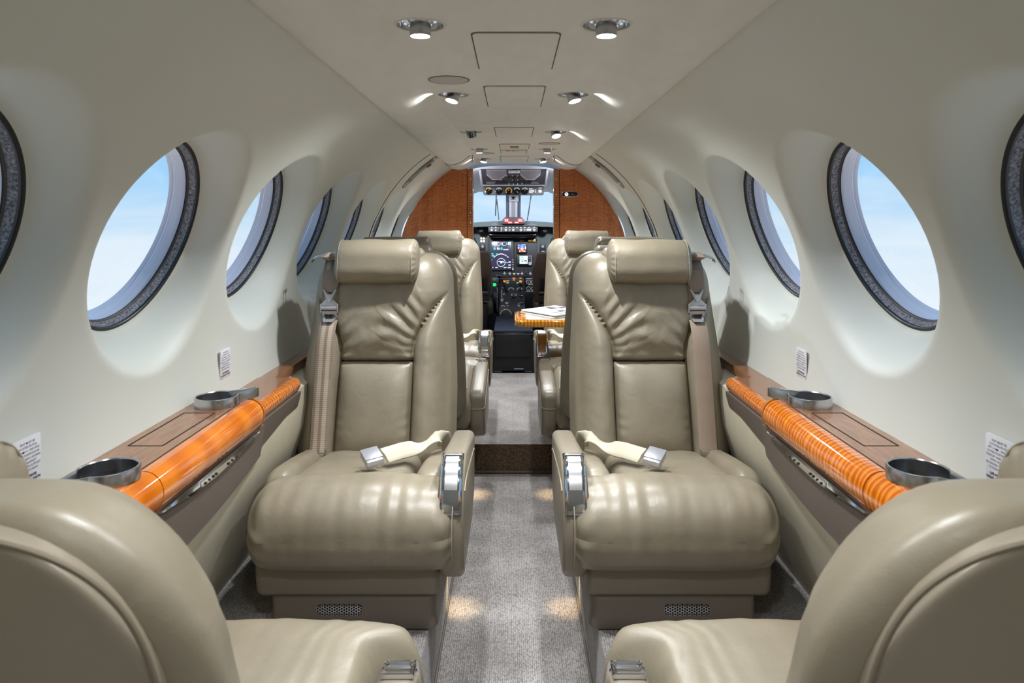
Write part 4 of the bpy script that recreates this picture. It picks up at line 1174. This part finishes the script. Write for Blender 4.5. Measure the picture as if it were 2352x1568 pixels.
for (a, b, yy) in ((1117,1139,417.5),(1117,1136,420),(1220,1238,420),(1222,1234,418)):
    p, q = ovp(a,yy)+nrm*.002, ovp(b,yy)+nrm*.002; tube(bm, [p,q], .0022, 5)
obj('small_text', bm, 'cockpit_grey', parent=ov)
bm = BM(); a, b = at(1110,448,5.0), at(1249,427,5.0); prism(bm, [((a.x+b.x)/2+u,(a.z+b.z)/2+v) for u,v in rrect(b.x-a.x,b.z-a.z,.014)], 4.985, 5.04, lambda u,v,w: (u,w,v), .003); gs = obj('gauge_strip', bm, 'panel_black', parent=ov)
for i, px in enumerate((1122.5,1146,1168.5,1187,1205.5)):
    bm = BM(); disc(bm, px, 438, 4.986, .0275, .003, 28); g = obj('gauge', bm, 'black_gloss', parent=gs)
    c = at(px, 438, 4.981); bm = BM()
    full = i == 2
    for k in range(11 if not full else 16):
        a = math.radians((150-120*k/10) if not full else (215-250*k/15)); r0 = .017
        e = Vector((math.cos(a)*r0,0,math.sin(a)*r0)); f_ = Vector((math.cos(a)*.0245,0,math.sin(a)*.0245)); tube(bm, [c+e,c+f_], .0014, 4)
    a = math.radians((70,95,120,-60,80)[i]); tube(bm, [c, c+Vector((math.cos(a)*.018,0,math.sin(a)*.018))], .001, 4)
    obj('dial_mark', bm, 'white_mark' if i > 2 else 'orange_text' if i != 1 else 'white_mark', parent=g)
bm = BM(); 
for yy, w in ((433,8),(436,12),(438,12),(440,12),(442,9)): plate(bm, 1215,1215+w,yy-.6,yy+.5,4.983,.002,0)
for yy in (436,438.5,441): plate(bm, 1229,1231,yy-.7,yy+.7,4.983,.002,0)
plate(bm,1237,1244,436,442,4.983,.002,.0005); plate(bm,1237,1245,431,432.5,4.983,.002,0)
obj('legend', bm, 'white_mark', parent=gs)
bm = BM(); c = ovp(1199,420.5)+nrm*.003; box(bm, c-Vector((.003,.002,.002)), c+Vector((.003,.002,.002))); obj('indicator', bm, 'teal_glow', parent=ov)
# sun visors
for pts, sd in (([(1117,391),(1163,391),(1162,401),(1149,412),(1131,412),(1119,401)],'left'),([(1195,391),(1242,391),(1240,401),(1227,412),(1208,412),(1196,401)],'right')):
    t = thing('sun_visor', 'grey six-sided sun visor hanging at the %s of the overhead panel' % sd, 'visor', at(sum(p[0] for p in pts)/6,401,4.62), 'cockpit sun visors')
    bm = BM(); d = 4.60; prism(bm, [((px-X0)*d/FPX, CAMZ-(py-Y0)*d/FPX) for px,py in pts], d, d+.006, lambda u,v,a: (u,a,v), .001); obj('visor', bm, 'cockpit_grey', parent=t)
    bm = BM(); tube(bm, [at(px,py,d+.003) for px,py in pts], .0035, 6, closed=True); obj('bound_edge', bm, 'cockpit_white', parent=t)
bm = BM(); plate(bm,1168,1194,391,397.5,4.70,.02,.003)
o = obj('visor_bracket', bm, 'cockpit_white'); tag(o, 'small white bracket between the two sun visors', 'bracket'); ORG[o.name]=Vector()
bm = BM(); disc(bm,1172,393.5,4.698,.003); disc(bm,1186,393.5,4.698,.003); obj('screw', bm, 'black_plastic', parent=o)

# instrument panel
IP = 5.42
ip = thing('instrument_panel', 'dark cockpit instrument panel with lit displays below the windshield', 'panel', at(1180,636,IP))
bm = BM(); a, b = at(985,636,IP), at(1375,516,IP); box(bm, (a.x,IP,a.z), (b.x,IP+.05,b.z), .004); obj('panel_face', bm, 'panel_teal', parent=ip)
bm = BM(); plate(bm,1122,1234,546,636,IP-.012,.02,.003); obj('centre_panel', bm, 'panel_black', parent=ip)
# glareshield
bm = BM(); zt = CAMZ-.006
gp = [(5.20,CAMZ-.006),(5.20,CAMZ-.045),(5.26,CAMZ-.05),(5.75,CAMZ-.05),(5.75,CAMZ-.012)]
n = 14; rows = []
for i in range(n+1):
    x = -.62+1.24*i/n; k = (abs(x)/.62)**2*.03; rows.append([bm.verts.new((x,y,z-k*(z>CAMZ-.02)-k)) for y,z in gp])
for p, q in zip(rows, rows[1:]):
    for i in range(5): bm.faces.new((p[i],p[(i+1)%5],q[(i+1)%5],q[i]))
bm.faces.new(rows[0]); bm.faces.new(rows[-1][::-1])
gl = obj('glareshield', bm, 'panel_teal', parent=ip, sharp=30)
bm = BM()
for px in (1133.5,1143,1215.5,1225.5): 
    a, b = at(px-4.4,515,5.195), at(px+4.4,507.5,5.195)
    tube(bm, [(a.x,5.195,a.z),(b.x,5.195,a.z),(b.x,5.195,b.z),(a.x,5.195,b.z)], .0022, 5, closed=True)
obj('warning_button', bm, 'cockpit_grey', parent=gl)
# warning annunciator
t = thing('annunciator_panel', 'dark hooded annunciator with glowing red lights on the glareshield', 'warning panel', at(1179,515,5.16))
d = 5.15; bm = BM(); prism(bm, [((px-X0)*d/FPX, CAMZ-(py-Y0)*d/FPX) for px,py in ((1151,514.5),(1206,514.5),(1206,506.5),(1198,498.5),(1160,498.5),(1152,506.5))], d, d+.047, lambda u,v,a: (u,a,v), .003); obj('hood', bm, 'hood_red', parent=t) if 'hood_red' in M else None
bm = BM()
for x0_,x1_,y0_,y1_ in ((1159,1168,502.5,509.5),(1190,1199,502.5,509.5),(1167,1176,509,512.6),(1182,1191,509,512.6)): plate(bm,x0_,x1_,y0_,y1_,d-.004,.006,.002)
obj('red_lamp', bm, 'red_glow', parent=t, label='glowing red lamps')
bm = BM()
for x0_,y0_ in ((1160,503.5),(1164,503.5),(1160,506.6),(1164,506.6),(1191,503.5),(1195,503.5),(1191,506.6),(1195,506.6)): plate(bm,x0_,x0_+3,y0_,y0_+1.8,d-.006,.003,.0005)
for x0_ in (1168,1172,1183,1187): plate(bm,x0_,x0_+3,510,511.6,d-.006,.003,.0005)
obj('lamp_core', bm, 'red_core', parent=t)
bm = BM(); tube(bm, [at(1202.5+2.6*math.cos(k*PI/6),506.8+2.6*math.sin(k*PI/6),d-.003) for k in range(12)], .0016, 5, closed=True); obj('test_knob', bm, 'cockpit_grey', parent=t)
# flight guidance panel
bm = BM(); plate(bm,1121.5,1235,519.5,532.5,5.22,.10,.003); fg = obj('guidance_panel', bm, 'panel_grey', parent=ip)
for px in (1129.5,1162,1179,1196.5,1227):
    bm = BM(); disc(bm, px, 528, 5.218, .0105, .014, 16); obj('knob', bm, 'cockpit_grey', parent=fg)
bm = BM()
for px, py in ((1138.5,522),(1138.5,528.5),(1129.5,522),(1162,522),(1170.5,522),(1170.5,528),(1179,522),(1187.5,522),(1196,522),(1205,522),(1205,528),(1215,522),(1227,522)): plate(bm,px-1.6,px+1.6,py-1,py+1,5.216,.003,0)
plate(bm,1210,1220,525.5,529.5,5.215,.004,.001); plate(bm,1150.6,1151.6,521,531,5.216,.002,0)
obj('button', bm, 'white_mark', parent=fg)
bm = BM(); plate(bm,1146,1149,521.5,529,5.214,.006,.001); obj('wheel', bm, 'black_plastic', parent=fg)
bm = BM(); rbox(bm, at(1178,540,5.30)+Vector((0,.05,0)), (.185,.07,.019), (.01,.02,.017), (4,2,2), 4); obj('dark_lip', bm, 'black_gloss', parent=ip)
# air vents
for px in (1104,1252):
    bm = BM(); c = at(px,526,5.30); m_ = Matrix.Translation(c) @ Matrix.Rotation(PI/2,4,'X'); lathe(bm, [(.034,-.05),(.034,.0),(.026,.004),(.020,-.012),(.0005,-.014)], m_, 28); obj('air_vent', bm, 'black_plastic', parent=ip)
# four warm lamps, and switch plates at the sides
for px in (1105.5,1111.5):
    for py in (547.5,553.5): bm = BM(); disc(bm,px,py,IP-.004,.0075,.004,14); obj('warm_lamp', bm, 'lamp_warm_small', parent=ip, label='small glowing lamp')
for px in (1108.5,1246.5):
    bm = BM(); plate(bm,px-6.5,px+6.5,559,579,IP-.010,.012,.002); sw = obj('switch_plate', bm, 'black_plastic', parent=ip)
    bm = BM(); disc(bm,px,566,IP-.011,.010,.01,16); obj('knob', bm, 'cockpit_grey', parent=sw)
bm = BM(); plate(bm,1243,1251,576,578,IP-.012,.004,0); obj('small_label', bm, 'cockpit_grey', parent=sw)
# large multifunction display
D = IP-.035
bm = BM(); plate(bm,1123,1180,548.5,620.5,D,.04,.004); md = obj('large_display', bm, 'panel_black', parent=ip)
bm = BM(); plate(bm,1128.6,1174,554.5,616,D-.0015,.003,.0005); obj('screen', bm, 'screen_dark', parent=md, label='dark purple lit screen')
def arc_line(bm, cx, cy, r, a0, a1, d, th, n=28):
    tube(bm, [at(cx+r*math.cos(math.radians(a0+(a1-a0)*i/n)), cy-r*math.sin(math.radians(a0+(a1-a0)*i/n)), d) for i in range(n+1)], th, 5)
bm = BM(); E = D-.003
arc_line(bm,1151,604,20.5,37,143,E,.0013); arc_line(bm,1151,602.5,9.3,0,360,E,.0011,36)
for a in range(40,141,20): tube(bm,[at(1151+20.5*math.cos(math.radians(a)),604-20.5*math.sin(math.radians(a)),E),at(1151+22.5*math.cos(math.radians(a)),604-22.5*math.sin(math.radians(a)),E)],.0012,4)
for cx in (1137,1145,1158): arc_line(bm,cx,560,4.2,60,330,E,.0009,16)
for cx in (1149.5,1152.5): arc_line(bm,cx,559,2,0,360,E,.0008,10)
disc(bm,1151,603,E,.0055,.002,10)
for x0_,x1_,y_ in ((1145,1157,600.2),(1156,1168,573),(1168,1173,601.5),(1168,1173,608.5),(1149,1153,582.8)): plate(bm,x0_,x1_,y_-.9,y_+.9,E,.001,0)
for x0_,x1_ in ((1129.5,1133),(1138,1143),(1157,1163),(1166,1173)): plate(bm,x0_,x1_,613.6,615,E,.001,0)
plate(bm,1167,1170,556,562,E,.001,0); plate(bm,1130,1132,556,561,E,.001,0); plate(bm,1142,1145,568,573,E,.001,0)
obj('white_symbols', bm, 'glow_line', parent=md)
bm = BM()
for x0_,x1_,y0_,y1_ in ((1134,1138,568.5,573),(1146,1149,569,573),(1151,1154,568,573),(1129,1133,581.5,584),(1129.5,1136,586,588.5),(1139,1144,582,583.4),(1131,1133,561.5,563),(1153,1155.5,561,563.5),(1163,1164.5,557,562),(1172,1173.5,557,562),(1129,1131,596,597)): plate(bm,x0_,x1_,y0_,y1_,E,.001,0)
obj('green_symbols', bm, 'teal_glow', parent=md)
bm = BM(); plate(bm,1152,1166.5,602.2,603.2,E-.001,.001,0); obj('heading_line', bm, 'cyan_line', parent=md)
bm = BM()
for py in (596.5,602,607.5,613): plate(bm,1177,1179.4,py-.6,py+.6,D-.002,.002,0)
plate(bm,1177,1179.4,616,620,D-.002,.002,0); obj('bezel_key', bm, 'white_mark', parent=md)
# standby display
bm = BM(); plate(bm,1187.5,1210.5,559,582,D,.03,.003); sb = obj('standby_display', bm, 'black_plastic', parent=ip)
bm = BM(); plate(bm,1192,1207,561,570.5,D-.002,.003,0); obj('sky_half', bm, 'screen_blue', parent=sb)
bm = BM(); plate(bm,1192,1207,570.5,578.5,D-.002,.003,0); obj('ground_half', bm, 'screen_brown', parent=sb)
bm = BM(); 
for x0_,x1_,y0_,y1_ in ((1190,1192,567,571),(1206,1208,566,572),(1198.5,1199.6,563,577),(1195,1203,569.5,570.4),(1196,1202,572.8,573.8),(1193,1195,576,578),(1202,1207,576,577.5),(1190.5,1192,562,564)): plate(bm,x0_,x1_,y0_,y1_,E,.001,0)
obj('white_symbols', bm, 'glow_line', parent=sb)
bm = BM(); plate(bm,1200,1207,561,562.6,E,.001,0); obj('cyan_band', bm, 'cyan_line', parent=sb)
# control display unit
bm = BM(); plate(bm,1187,1222.5,584.5,610,D,.03,.003); cd = obj('control_display', bm, 'black_plastic', parent=ip)
bm = BM(); plate(bm,1193.5,1212,588,605.5,D-.002,.003,.0005); obj('screen', bm, 'screen_white', parent=cd, label='bright white screen')
bm = BM()
for x0_,x1_,y0_,y1_ in ((1195,1202,589,591.4),(1195,1201,593.3,595.5),(1195,1199,598,600.5),(1208,1211.5,602,604.5)): plate(bm,x0_,x1_,y0_,y1_,E,.001,0)
obj('green_field', bm, 'green_glow', parent=cd)
bm = BM()
for x0_,x1_,y0_,y1_ in ((1201,1204,594,595.5),(1199,1202,598,601),(1204,1210.5,597.5,600.5),(1193.5,1212,592,592.5),(1193.5,1212,596.4,596.9)): plate(bm,x0_,x1_,y0_,y1_,E,.001,0)
obj('dark_field', bm, 'screen_dark', parent=cd)
bm = BM(); disc(bm,1217.5,605,D-.003,.0135,.012,20); obj('knob', bm, 'cockpit_grey', parent=cd)
bm = BM()
for py in (590,594.5,599,603.5):
    plate(bm,1189,1190.4,py-.5,py+.5,D-.002,.002,0); plate(bm,1215.5,1217,py-.5-1,py+.4-1,D-.002,.002,0); plate(bm,1219.5,1221.5,py-3,py-.5,D-.002,.002,0)
obj('key', bm, 'cockpit_grey', parent=cd)
# registration placard
bm = BM(); plate(bm,1212,1233,549.5,556.6,IP-.018,.008,.002); rp = obj('registration_plate', bm, 'black_gloss', parent=ip)
c = at(1222.5,553.1,IP-.0192); mt_ = Matrix.Translation(c) @ Matrix.Rotation(PI/2,4,'X'); bm = BM(); text_mesh(bm, 'N71MC', .0185, mt_, spacing=1.05, bold=.0004); obj('lettering', bm, 'orange_text', parent=rp, flat=True)
bm = BM(); plate(bm,1194,1203,551,554.3,IP-.016,.004,.002); obj('small_label', bm, 'cockpit_grey', parent=ip)
# row of switches along the lower edge
bm = BM()
for px in (1159,1171,1181,1190,1199,1209,1218):
    for k, (dx, dy) in enumerate(((0,-3),(-1.6,0),(1.6,0),(0,2.6))):
        if k == 0 and px in (1181,1190): continue
        plate(bm,px+dx-1.1,px+dx+1.1,628+dy-.6,628+dy+.6,IP-.0145,.002,0)
obj('switch_legend', bm, 'white_mark', parent=ip)
bm = BM(); plate(bm,1206.5,1211.5,623.5,631,IP-.018,.01,.002); obj('rocker', bm, 'black_plastic', parent=ip)
# centre pedestal
PD = thing('throttle_pedestal', 'black centre pedestal with levers, dials and trim wheel between the pilot seats', 'pedestal', at(1177,735,5.0))
bm = BM(); sec = []
P0 = [(5.36,at(0,637,5.36).z),(5.33,at(0,652,5.33).z),(5.22,at(0,668,5.22).z),(5.08,at(0,690,5.08).z),(5.02,at(0,708,5.02).z),(4.99,at(0,735,4.99).z),(4.99,FWD_Z),(5.36,FWD_Z)]
xl, xr = (1146-X0)*5.1/FPX, (1206-X0)*5.1/FPX
prism(bm, P0, xl, xr, lambda u,v,a: (a,u,v), .006, 2); obj('quadrant', bm, 'panel_black', parent=PD, sharp=40)
def pd(px, py, out=0.):
    tab_ = [(637,5.36),(652,5.33),(668,5.22),(690,5.08),(708,5.02),(735,4.99)]
    for (a, da), (b, db) in zip(tab_, tab_[1:]):
        if a <= py <= b: return at(px, py, da+(db-da)*(py-a)/(b-a)-out)
    return at(px, py, 4.99-out)
# amber and green caption lights
bm = BM()
for px, py, w in ((1180.5,638.5,6.5),(1195.5,638.5,5),(1180.5,642.7,5),(1158.6,645,6),(1158.6,647,6),(1166,644.8,6.5),(1195.6,645,6),(1195.6,647.3,6)):
    a, b = pd(px-w/2,py+.9,.008), pd(px+w/2,py-.9,.008); quad(bm, [a,(b.x,a.y,a.z),b,(a.x,b.y,b.z)])
obj('amber_caption', bm, 'amber_glow', parent=PD, flat=True)
bm = BM()
for px, py, w in ((1166,649.3,6),(1188.5,649.3,5)):
    a, b = pd(px-w/2,py+.8,.008), pd(px+w/2,py-.8,.008); quad(bm, [a,(b.x,a.y,a.z),b,(a.x,b.y,b.z)])
obj('green_caption', bm, 'teal_glow', parent=PD, flat=True)
# levers
for (x0_,y0_,x1_,y1_,xk,yk,w) in ((1162,672,1150,641,1150,633.5,22),(1166,672,1152,641,1152,634.5,20),(1193,668,1197,655,1196,653.5,9),(1202,668,1208,656,1209.5,654,8)):
    bm = BM(); p0, p1 = pd(x0_,y0_,.0), pd(x1_,y1_,.06); tube(bm, [p0, p1], .006, 8); lv = obj('lever', bm, 'black_plastic', parent=PD)
    bm = BM(); k = at(xk,yk,p1.y-.005); hw = w/2*p1.y/FPX; rbox(bm, k, (hw,.013,.011), (.008,.012,.010), (2,1,1), 4); obj('grip', bm, 'dark_chrome' if w > 15 else 'black_plastic', parent=lv)
for px, py, r in ((1180.5,682,.0135),(1196.5,681,.0125)):
    bm = BM(); c = pd(px,py,.0); lathe(bm, [(r,0),(r*.9,.022),(.0005,.024)], Matrix.Translation(c) @ Matrix.Rotation(math.radians(60),4,'X'), 18); obj('knob', bm, 'black_gloss', parent=PD)
bm = BM()
for cx in (1174,1193.5):
    for k in range(9):
        a = math.radians(20+140*k/8); p = pd(cx+5.5*math.cos(a), 666-4.6*math.sin(a), .006); q = pd(cx+7.3*math.cos(a), 666-6.2*math.sin(a), .006); tube(bm,[p,q],.0016,4)
for k in range(13):
    a = math.radians(8+164*k/12); p = pd(1161.8+11.5*math.cos(a), 722-11*math.sin(a), .008); q = pd(1161.8+13.2*math.cos(a), 722-12.8*math.sin(a), .008); tube(bm,[p,q],.0021,4)
for x0_,y0_,x1_,y1_ in ((1150,686.5,1156.5,686.5),(1150,689,1156,689),(1150.5,691.5,1155,691.5),(1152.5,665,1152.5,684),(1156,673,1159,673),(1155.5,676,1159,676),(1160,694,1168,694),(1161,697,1167,697),(1151,702,1157,702),(1158,702.5,1160,702.5),(1164,702,1168,702),(1190,697,1194,697),(1188.5,700.5,1195,700.5),(1190,703.2,1193.5,703.2),(1152,661,1156,661)): tube(bm,[pd(x0_,y0_,.006),pd(x1_,y1_,.006)],.0016,4)
obj('legend', bm, 'white_mark', parent=PD)
bm = BM()
for px in (1175.2,1180.4,1185.8):
    a, b = pd(px-1.3,679,.007), pd(px+1.3,674.2,.007); quad(bm,[a,(b.x,a.y,a.z),b,(a.x,b.y,b.z)])
obj('pink_label', bm, 'pink_label', parent=PD, flat=True) if 'pink_label' in M else None
bm = BM(); a = pd(1192,697,.006); box(bm, a+Vector((0,-.004,-.004)), a+Vector((.034,.004,.008)), .002); obj('plate', bm, 'steel', parent=PD)
# trim wheel
bm = BM(); cw = at(1139,690,5.12); m_ = Matrix.Translation(cw) @ Matrix.Rotation(PI/2,4,'Y'); lathe(bm, [(.0005,-.014),(.085,-.014),(.098,-.010),(.1,0),(.098,.010),(.085,.014),(.0005,.014)], m_, 48); tw = obj('trim_wheel', bm, 'black_plastic', parent=PD, sharp=30)
bm = BM()
for k in range(26): 
    a = PI*.5+PI*k/26+.3; p = cw+Vector((.012,math.cos(a)*.1,math.sin(a)*.1)); box(bm, p-Vector((.004,.004,.003)), p+Vector((.004,.003,.003)), .0008)
obj('wheel_mark', bm, 'cockpit_grey', parent=tw)
# left sub panel with green annunciator, right sub panel with small gauges
bm = BM(); plate(bm,1128,1146,637,676,5.36,.02,.003); lsp = obj('left_sub_panel', bm, 'panel_teal', parent=PD)
bm = BM(); plate(bm,1132.5,1139,650.5,657,5.352,.006,.001); plate(bm,1137,1139.5,660.8,662,5.352,.004,0); obj('green_light', bm, 'green_glow', parent=lsp, label='glowing green light')
for px, py, r in ((1135.6,642.5,.009),(1141.6,654.5,.006),(1142,645,.005)): bm = BM(); disc(bm,px,py,5.355,r,.006); obj('knob', bm, 'cockpit_grey', parent=lsp)
bm = BM(); plate(bm,1206.5,1226,637.5,670,5.36,.02,.003); rsp = obj('right_sub_panel', bm, 'panel_black', parent=PD)
bm = BM()
for cx in (1214,1224.8):
    for cy in (647.5,663): arc_line(bm,cx,cy,4.7,0,360,5.355,.0013,20); tube(bm,[at(cx,cy,5.355),at(cx-1.5,cy+3,5.355)],.0011,4)
plate(bm,1209,1228,653,653.8,5.355,.002,0); plate(bm,1209,1228,639.2,640,5.355,.002,0); plate(bm,1207,1228,669,669.8,5.355,.002,0)
obj('gauge_ring', bm, 'white_mark', parent=rsp)

# pilot seats
for s, pts, sd in ((-1, [(1102,577),(1124,577),(1130,613),(1128.5,660),(1125,690),(1100,690)], 'left'), (1, [(1256,581),(1234,581),(1222,622),(1225,668),(1228,694),(1258,694)], 'right')):
    t = thing('pilot_seat', 'dark brown leather pilot seat at the %s of the pedestal' % sd, 'seat', (s*.31, 4.78, FWD_Z), 'pilot seats')
    outer = [(s*.53, CAMZ-.58), (s*.53, CAMZ-.24), (s*.49, CAMZ-.215)]
    inner = [((px-X0)*4.70/FPX, CAMZ-(py-Y0)*4.70/FPX) for px, py in pts[1:5]]
    bm = BM(); prism(bm, outer+inner, 4.70, 4.79, lambda u,v,a: (u, a, v), .010, 3); obj('backrest', bm, 'pilot_leather', parent=t)
    bm = BM(); rbox(bm, (s*.345,5.0,CAMZ-.62), (.20,.22,.05), (.04,.05,.03), (4,4,2), 3); obj('seat_cushion', bm, 'pilot_leather', parent=t)
    bm = BM(); box(bm, (min(s*.17,s*.52),4.70,CAMZ-.90), (max(s*.17,s*.52),5.10,CAMZ-.56), .02); obj('seat_frame', bm, 'black_plastic', parent=t)
    bm = BM(); c = at(1114 if s < 0 else 1246, 655, 4.66); box(bm, c+Vector((-.02,-.01,-.06)), c+Vector((.02,.03,.05)), .006); obj('recline_hinge', bm, 'black_plastic', parent=t)
    c = at(1112 if s < 0 else 1247, 673, 4.64); bm = BM(); rbox(bm, c, (.030,.04,.013), .012, (2,2,1), 3); obj('arm_stub', bm, 'cabinet_lid' if s < 0 else 'black_plastic', parent=t)
    bm = BM(); tube(bm, smooth_path([at(1088 if s<0 else 1270,545,4.6),at(1094 if s<0 else 1264,556,4.66),at(1099 if s<0 else 1259,580,4.7)],5), .004, 6); obj('harness_wire', bm, 'steel', parent=t)

# black cabinet in the cockpit doorway
t = thing('cabinet', 'black cabinet with blue-grey carpeted lid in the cockpit doorway', 'cabinet', (0,4.55,FWD_Z))
cw_ = .122; zt = CAMZ-.69
bm = BM(); box(bm, (-cw_,4.28,FWD_Z+.012), (cw_,4.92,zt), .004); obj('body', bm, 'cabinet_black', parent=t)
bm = BM(); box(bm, (-cw_+.002,4.275,zt), (cw_-.002,4.66,zt+.014), .004); obj('lid', bm, 'cabinet_lid', parent=t, label='blue-grey carpeted front lid'); bm = BM(); box(bm, (-cw_+.002,4.668,zt), (cw_-.002,4.90,zt+.014), .004); obj('lid', bm, 'cabinet_lid', parent=t, label='blue-grey carpeted rear lid')
bm = BM(); box(bm, (-cw_-.004,4.268,zt-.012), (cw_+.004,4.278,zt+.002), .002); 
for s in (-1,1): box(bm, (min(s*(cw_-.003),s*(cw_+.006)),4.268,zt-.05), (max(s*(cw_-.003),s*(cw_+.006)),4.275,zt+.012), .002)
obj('metal_edge', bm, 'dark_chrome', parent=t)
a, b = at(1135,800,4.272), at(1217,757,4.272)
bm = BM(); box(bm, (-.110,4.270,zt-.150), (.108,4.282,zt-.014), .003); fl = obj('front_panel', bm, 'black_plastic', parent=t)
bm = BM()
for px in (1159,1192):
    for py in (769,787): c = at(px,py,4.268); lathe(bm, [(.0025,0),(.002,.002),(.0004,.0022)], Matrix.Translation(c) @ Matrix.Rotation(PI/2,4,'X'), 10)
obj('screw', bm, 'dark_chrome', parent=fl)
bm = BM(); c = at(1191.5,847,4.276); rbox(bm, c, (.03,.005,.004), .003, (2,1,1), 3); obj('pull_handle', bm, 'slate_seal', parent=t)
bm = BM()
for s in (-1,1): box(bm, (min(s*.07,s*.115),4.29,FWD_Z), (max(s*.07,s*.115),4.34,FWD_Z+.014), .003)
obj('foot', bm, 'dark_chrome', parent=t)

# unseen fill lights added to brighten the cockpit, no fittings there
for s in (-1, 1):
    ld = bpy.data.lights.new('panel_fill', 'SPOT'); ld.energy = 27.; ld.color = (.90,.94,1.); ld.shadow_soft_size = .04; ld.spot_size = math.radians(42); ld.spot_blend = .6
    lo = bpy.data.objects.new('cockpit_fill_spot', ld); COL.objects.link(lo); lo.location = (s*.40, 4.42, CAMZ+.16)  # added spot behind the partition, aimed at instrument panel and windshield post
    lo.rotation_euler = (Vector((0,5.5,CAMZ-.13))-lo.location).to_track_quat('-Z','Y').to_euler()
    ld = bpy.data.lights.new('cockpit_fill', 'POINT'); ld.energy = 2.5; ld.color = (.90,.94,1.); ld.shadow_soft_size = .05
    lo = bpy.data.objects.new('cockpit_fill_point', ld); COL.objects.link(lo); lo.location = (s*.36, 4.62, CAMZ+.20)  # added point light lifting the cockpit interior
# ------------------------------------------------------------------ sky, light, camera
w = bpy.data.worlds.new('sky'); S.world = w; w.use_nodes = True; nt = w.node_tree
bg = nt.nodes['Background']
def WN(t, **kw):
    n = nt.nodes.new(t)
    for k, v in kw.items(): setattr(n, k, v)
    return n
tc = WN('ShaderNodeTexCoord'); sp = WN('ShaderNodeSeparateXYZ'); nt.links.new(tc.outputs['Generated'], sp.inputs[0])
mp = WN('ShaderNodeMapping'); mp.inputs['Scale'].default_value = (3.2,3.2,16.); nt.links.new(tc.outputs['Generated'], mp.inputs['Vector'])
nz = WN('ShaderNodeTexNoise'); nz.inputs['Scale'].default_value = 1.6; nz.inputs['Detail'].default_value = 5; nz.inputs['Distortion'].default_value = .5; nt.links.new(mp.outputs['Vector'], nz.inputs['Vector'])
ma = WN('ShaderNodeMath', operation='MULTIPLY_ADD'); ma.inputs[1].default_value = -.17; nt.links.new(nz.outputs['Fac'], ma.inputs[0]); nt.links.new(sp.outputs['Z'], ma.inputs[2])
mr = WN('ShaderNodeMapRange'); mr.inputs['From Min'].default_value = -.22; mr.inputs['From Max'].default_value = .06; nt.links.new(ma.outputs[0], mr.inputs['Value'])
cr = WN('ShaderNodeValToRGB'); e = cr.color_ramp.elements
e[0].position, e[0].color = 0., lin((236,244,252)); e[1].position, e[1].color = 1., lin((146,202,248))
k = e.new(.35); k.color = lin((224,239,250)); k = e.new(.68); k.color = lin((172,216,250))
nt.links.new(mr.outputs['Result'], cr.inputs['Fac']); nt.links.new(cr.outputs['Color'], bg.inputs['Color']); bg.inputs['Strength'].default_value = .9

cam = bpy.data.cameras.new('camera'); co = bpy.data.objects.new('camera', cam); COL.objects.link(co)
cam.sensor_width = 36; cam.lens = 36*FPX/2352; co.location = (0,0,CAMZ); co.rotation_euler = (PI/2,0,0)
cam.shift_x = -(X0-1176)/2352; cam.shift_y = -(784-Y0)/2352
cam.clip_start = .02
cam.dof.use_dof = True; cam.dof.focus_distance = 2.1; cam.dof.aperture_fstop = 11
S.camera = co
vs = S.view_settings; vs.view_transform = 'Standard'; vs.look = 'None'; vs.exposure = .24; vs.gamma = 1.; vs.use_curve_mapping = False
S.cycles.use_adaptive_sampling = True; S.cycles.adaptive_threshold = .025; S.cycles.adaptive_min_samples = 16
S.cycles.max_bounces = 7; S.cycles.diffuse_bounces = 4; S.cycles.glossy_bounces = 4; S.cycles.transparent_max_bounces = 12; S.cycles.transmission_bounces = 4
S.cycles.caustics_reflective = False; S.cycles.caustics_refractive = False; S.cycles.sample_clamp_indirect = 3.; S.cycles.use_denoising = True
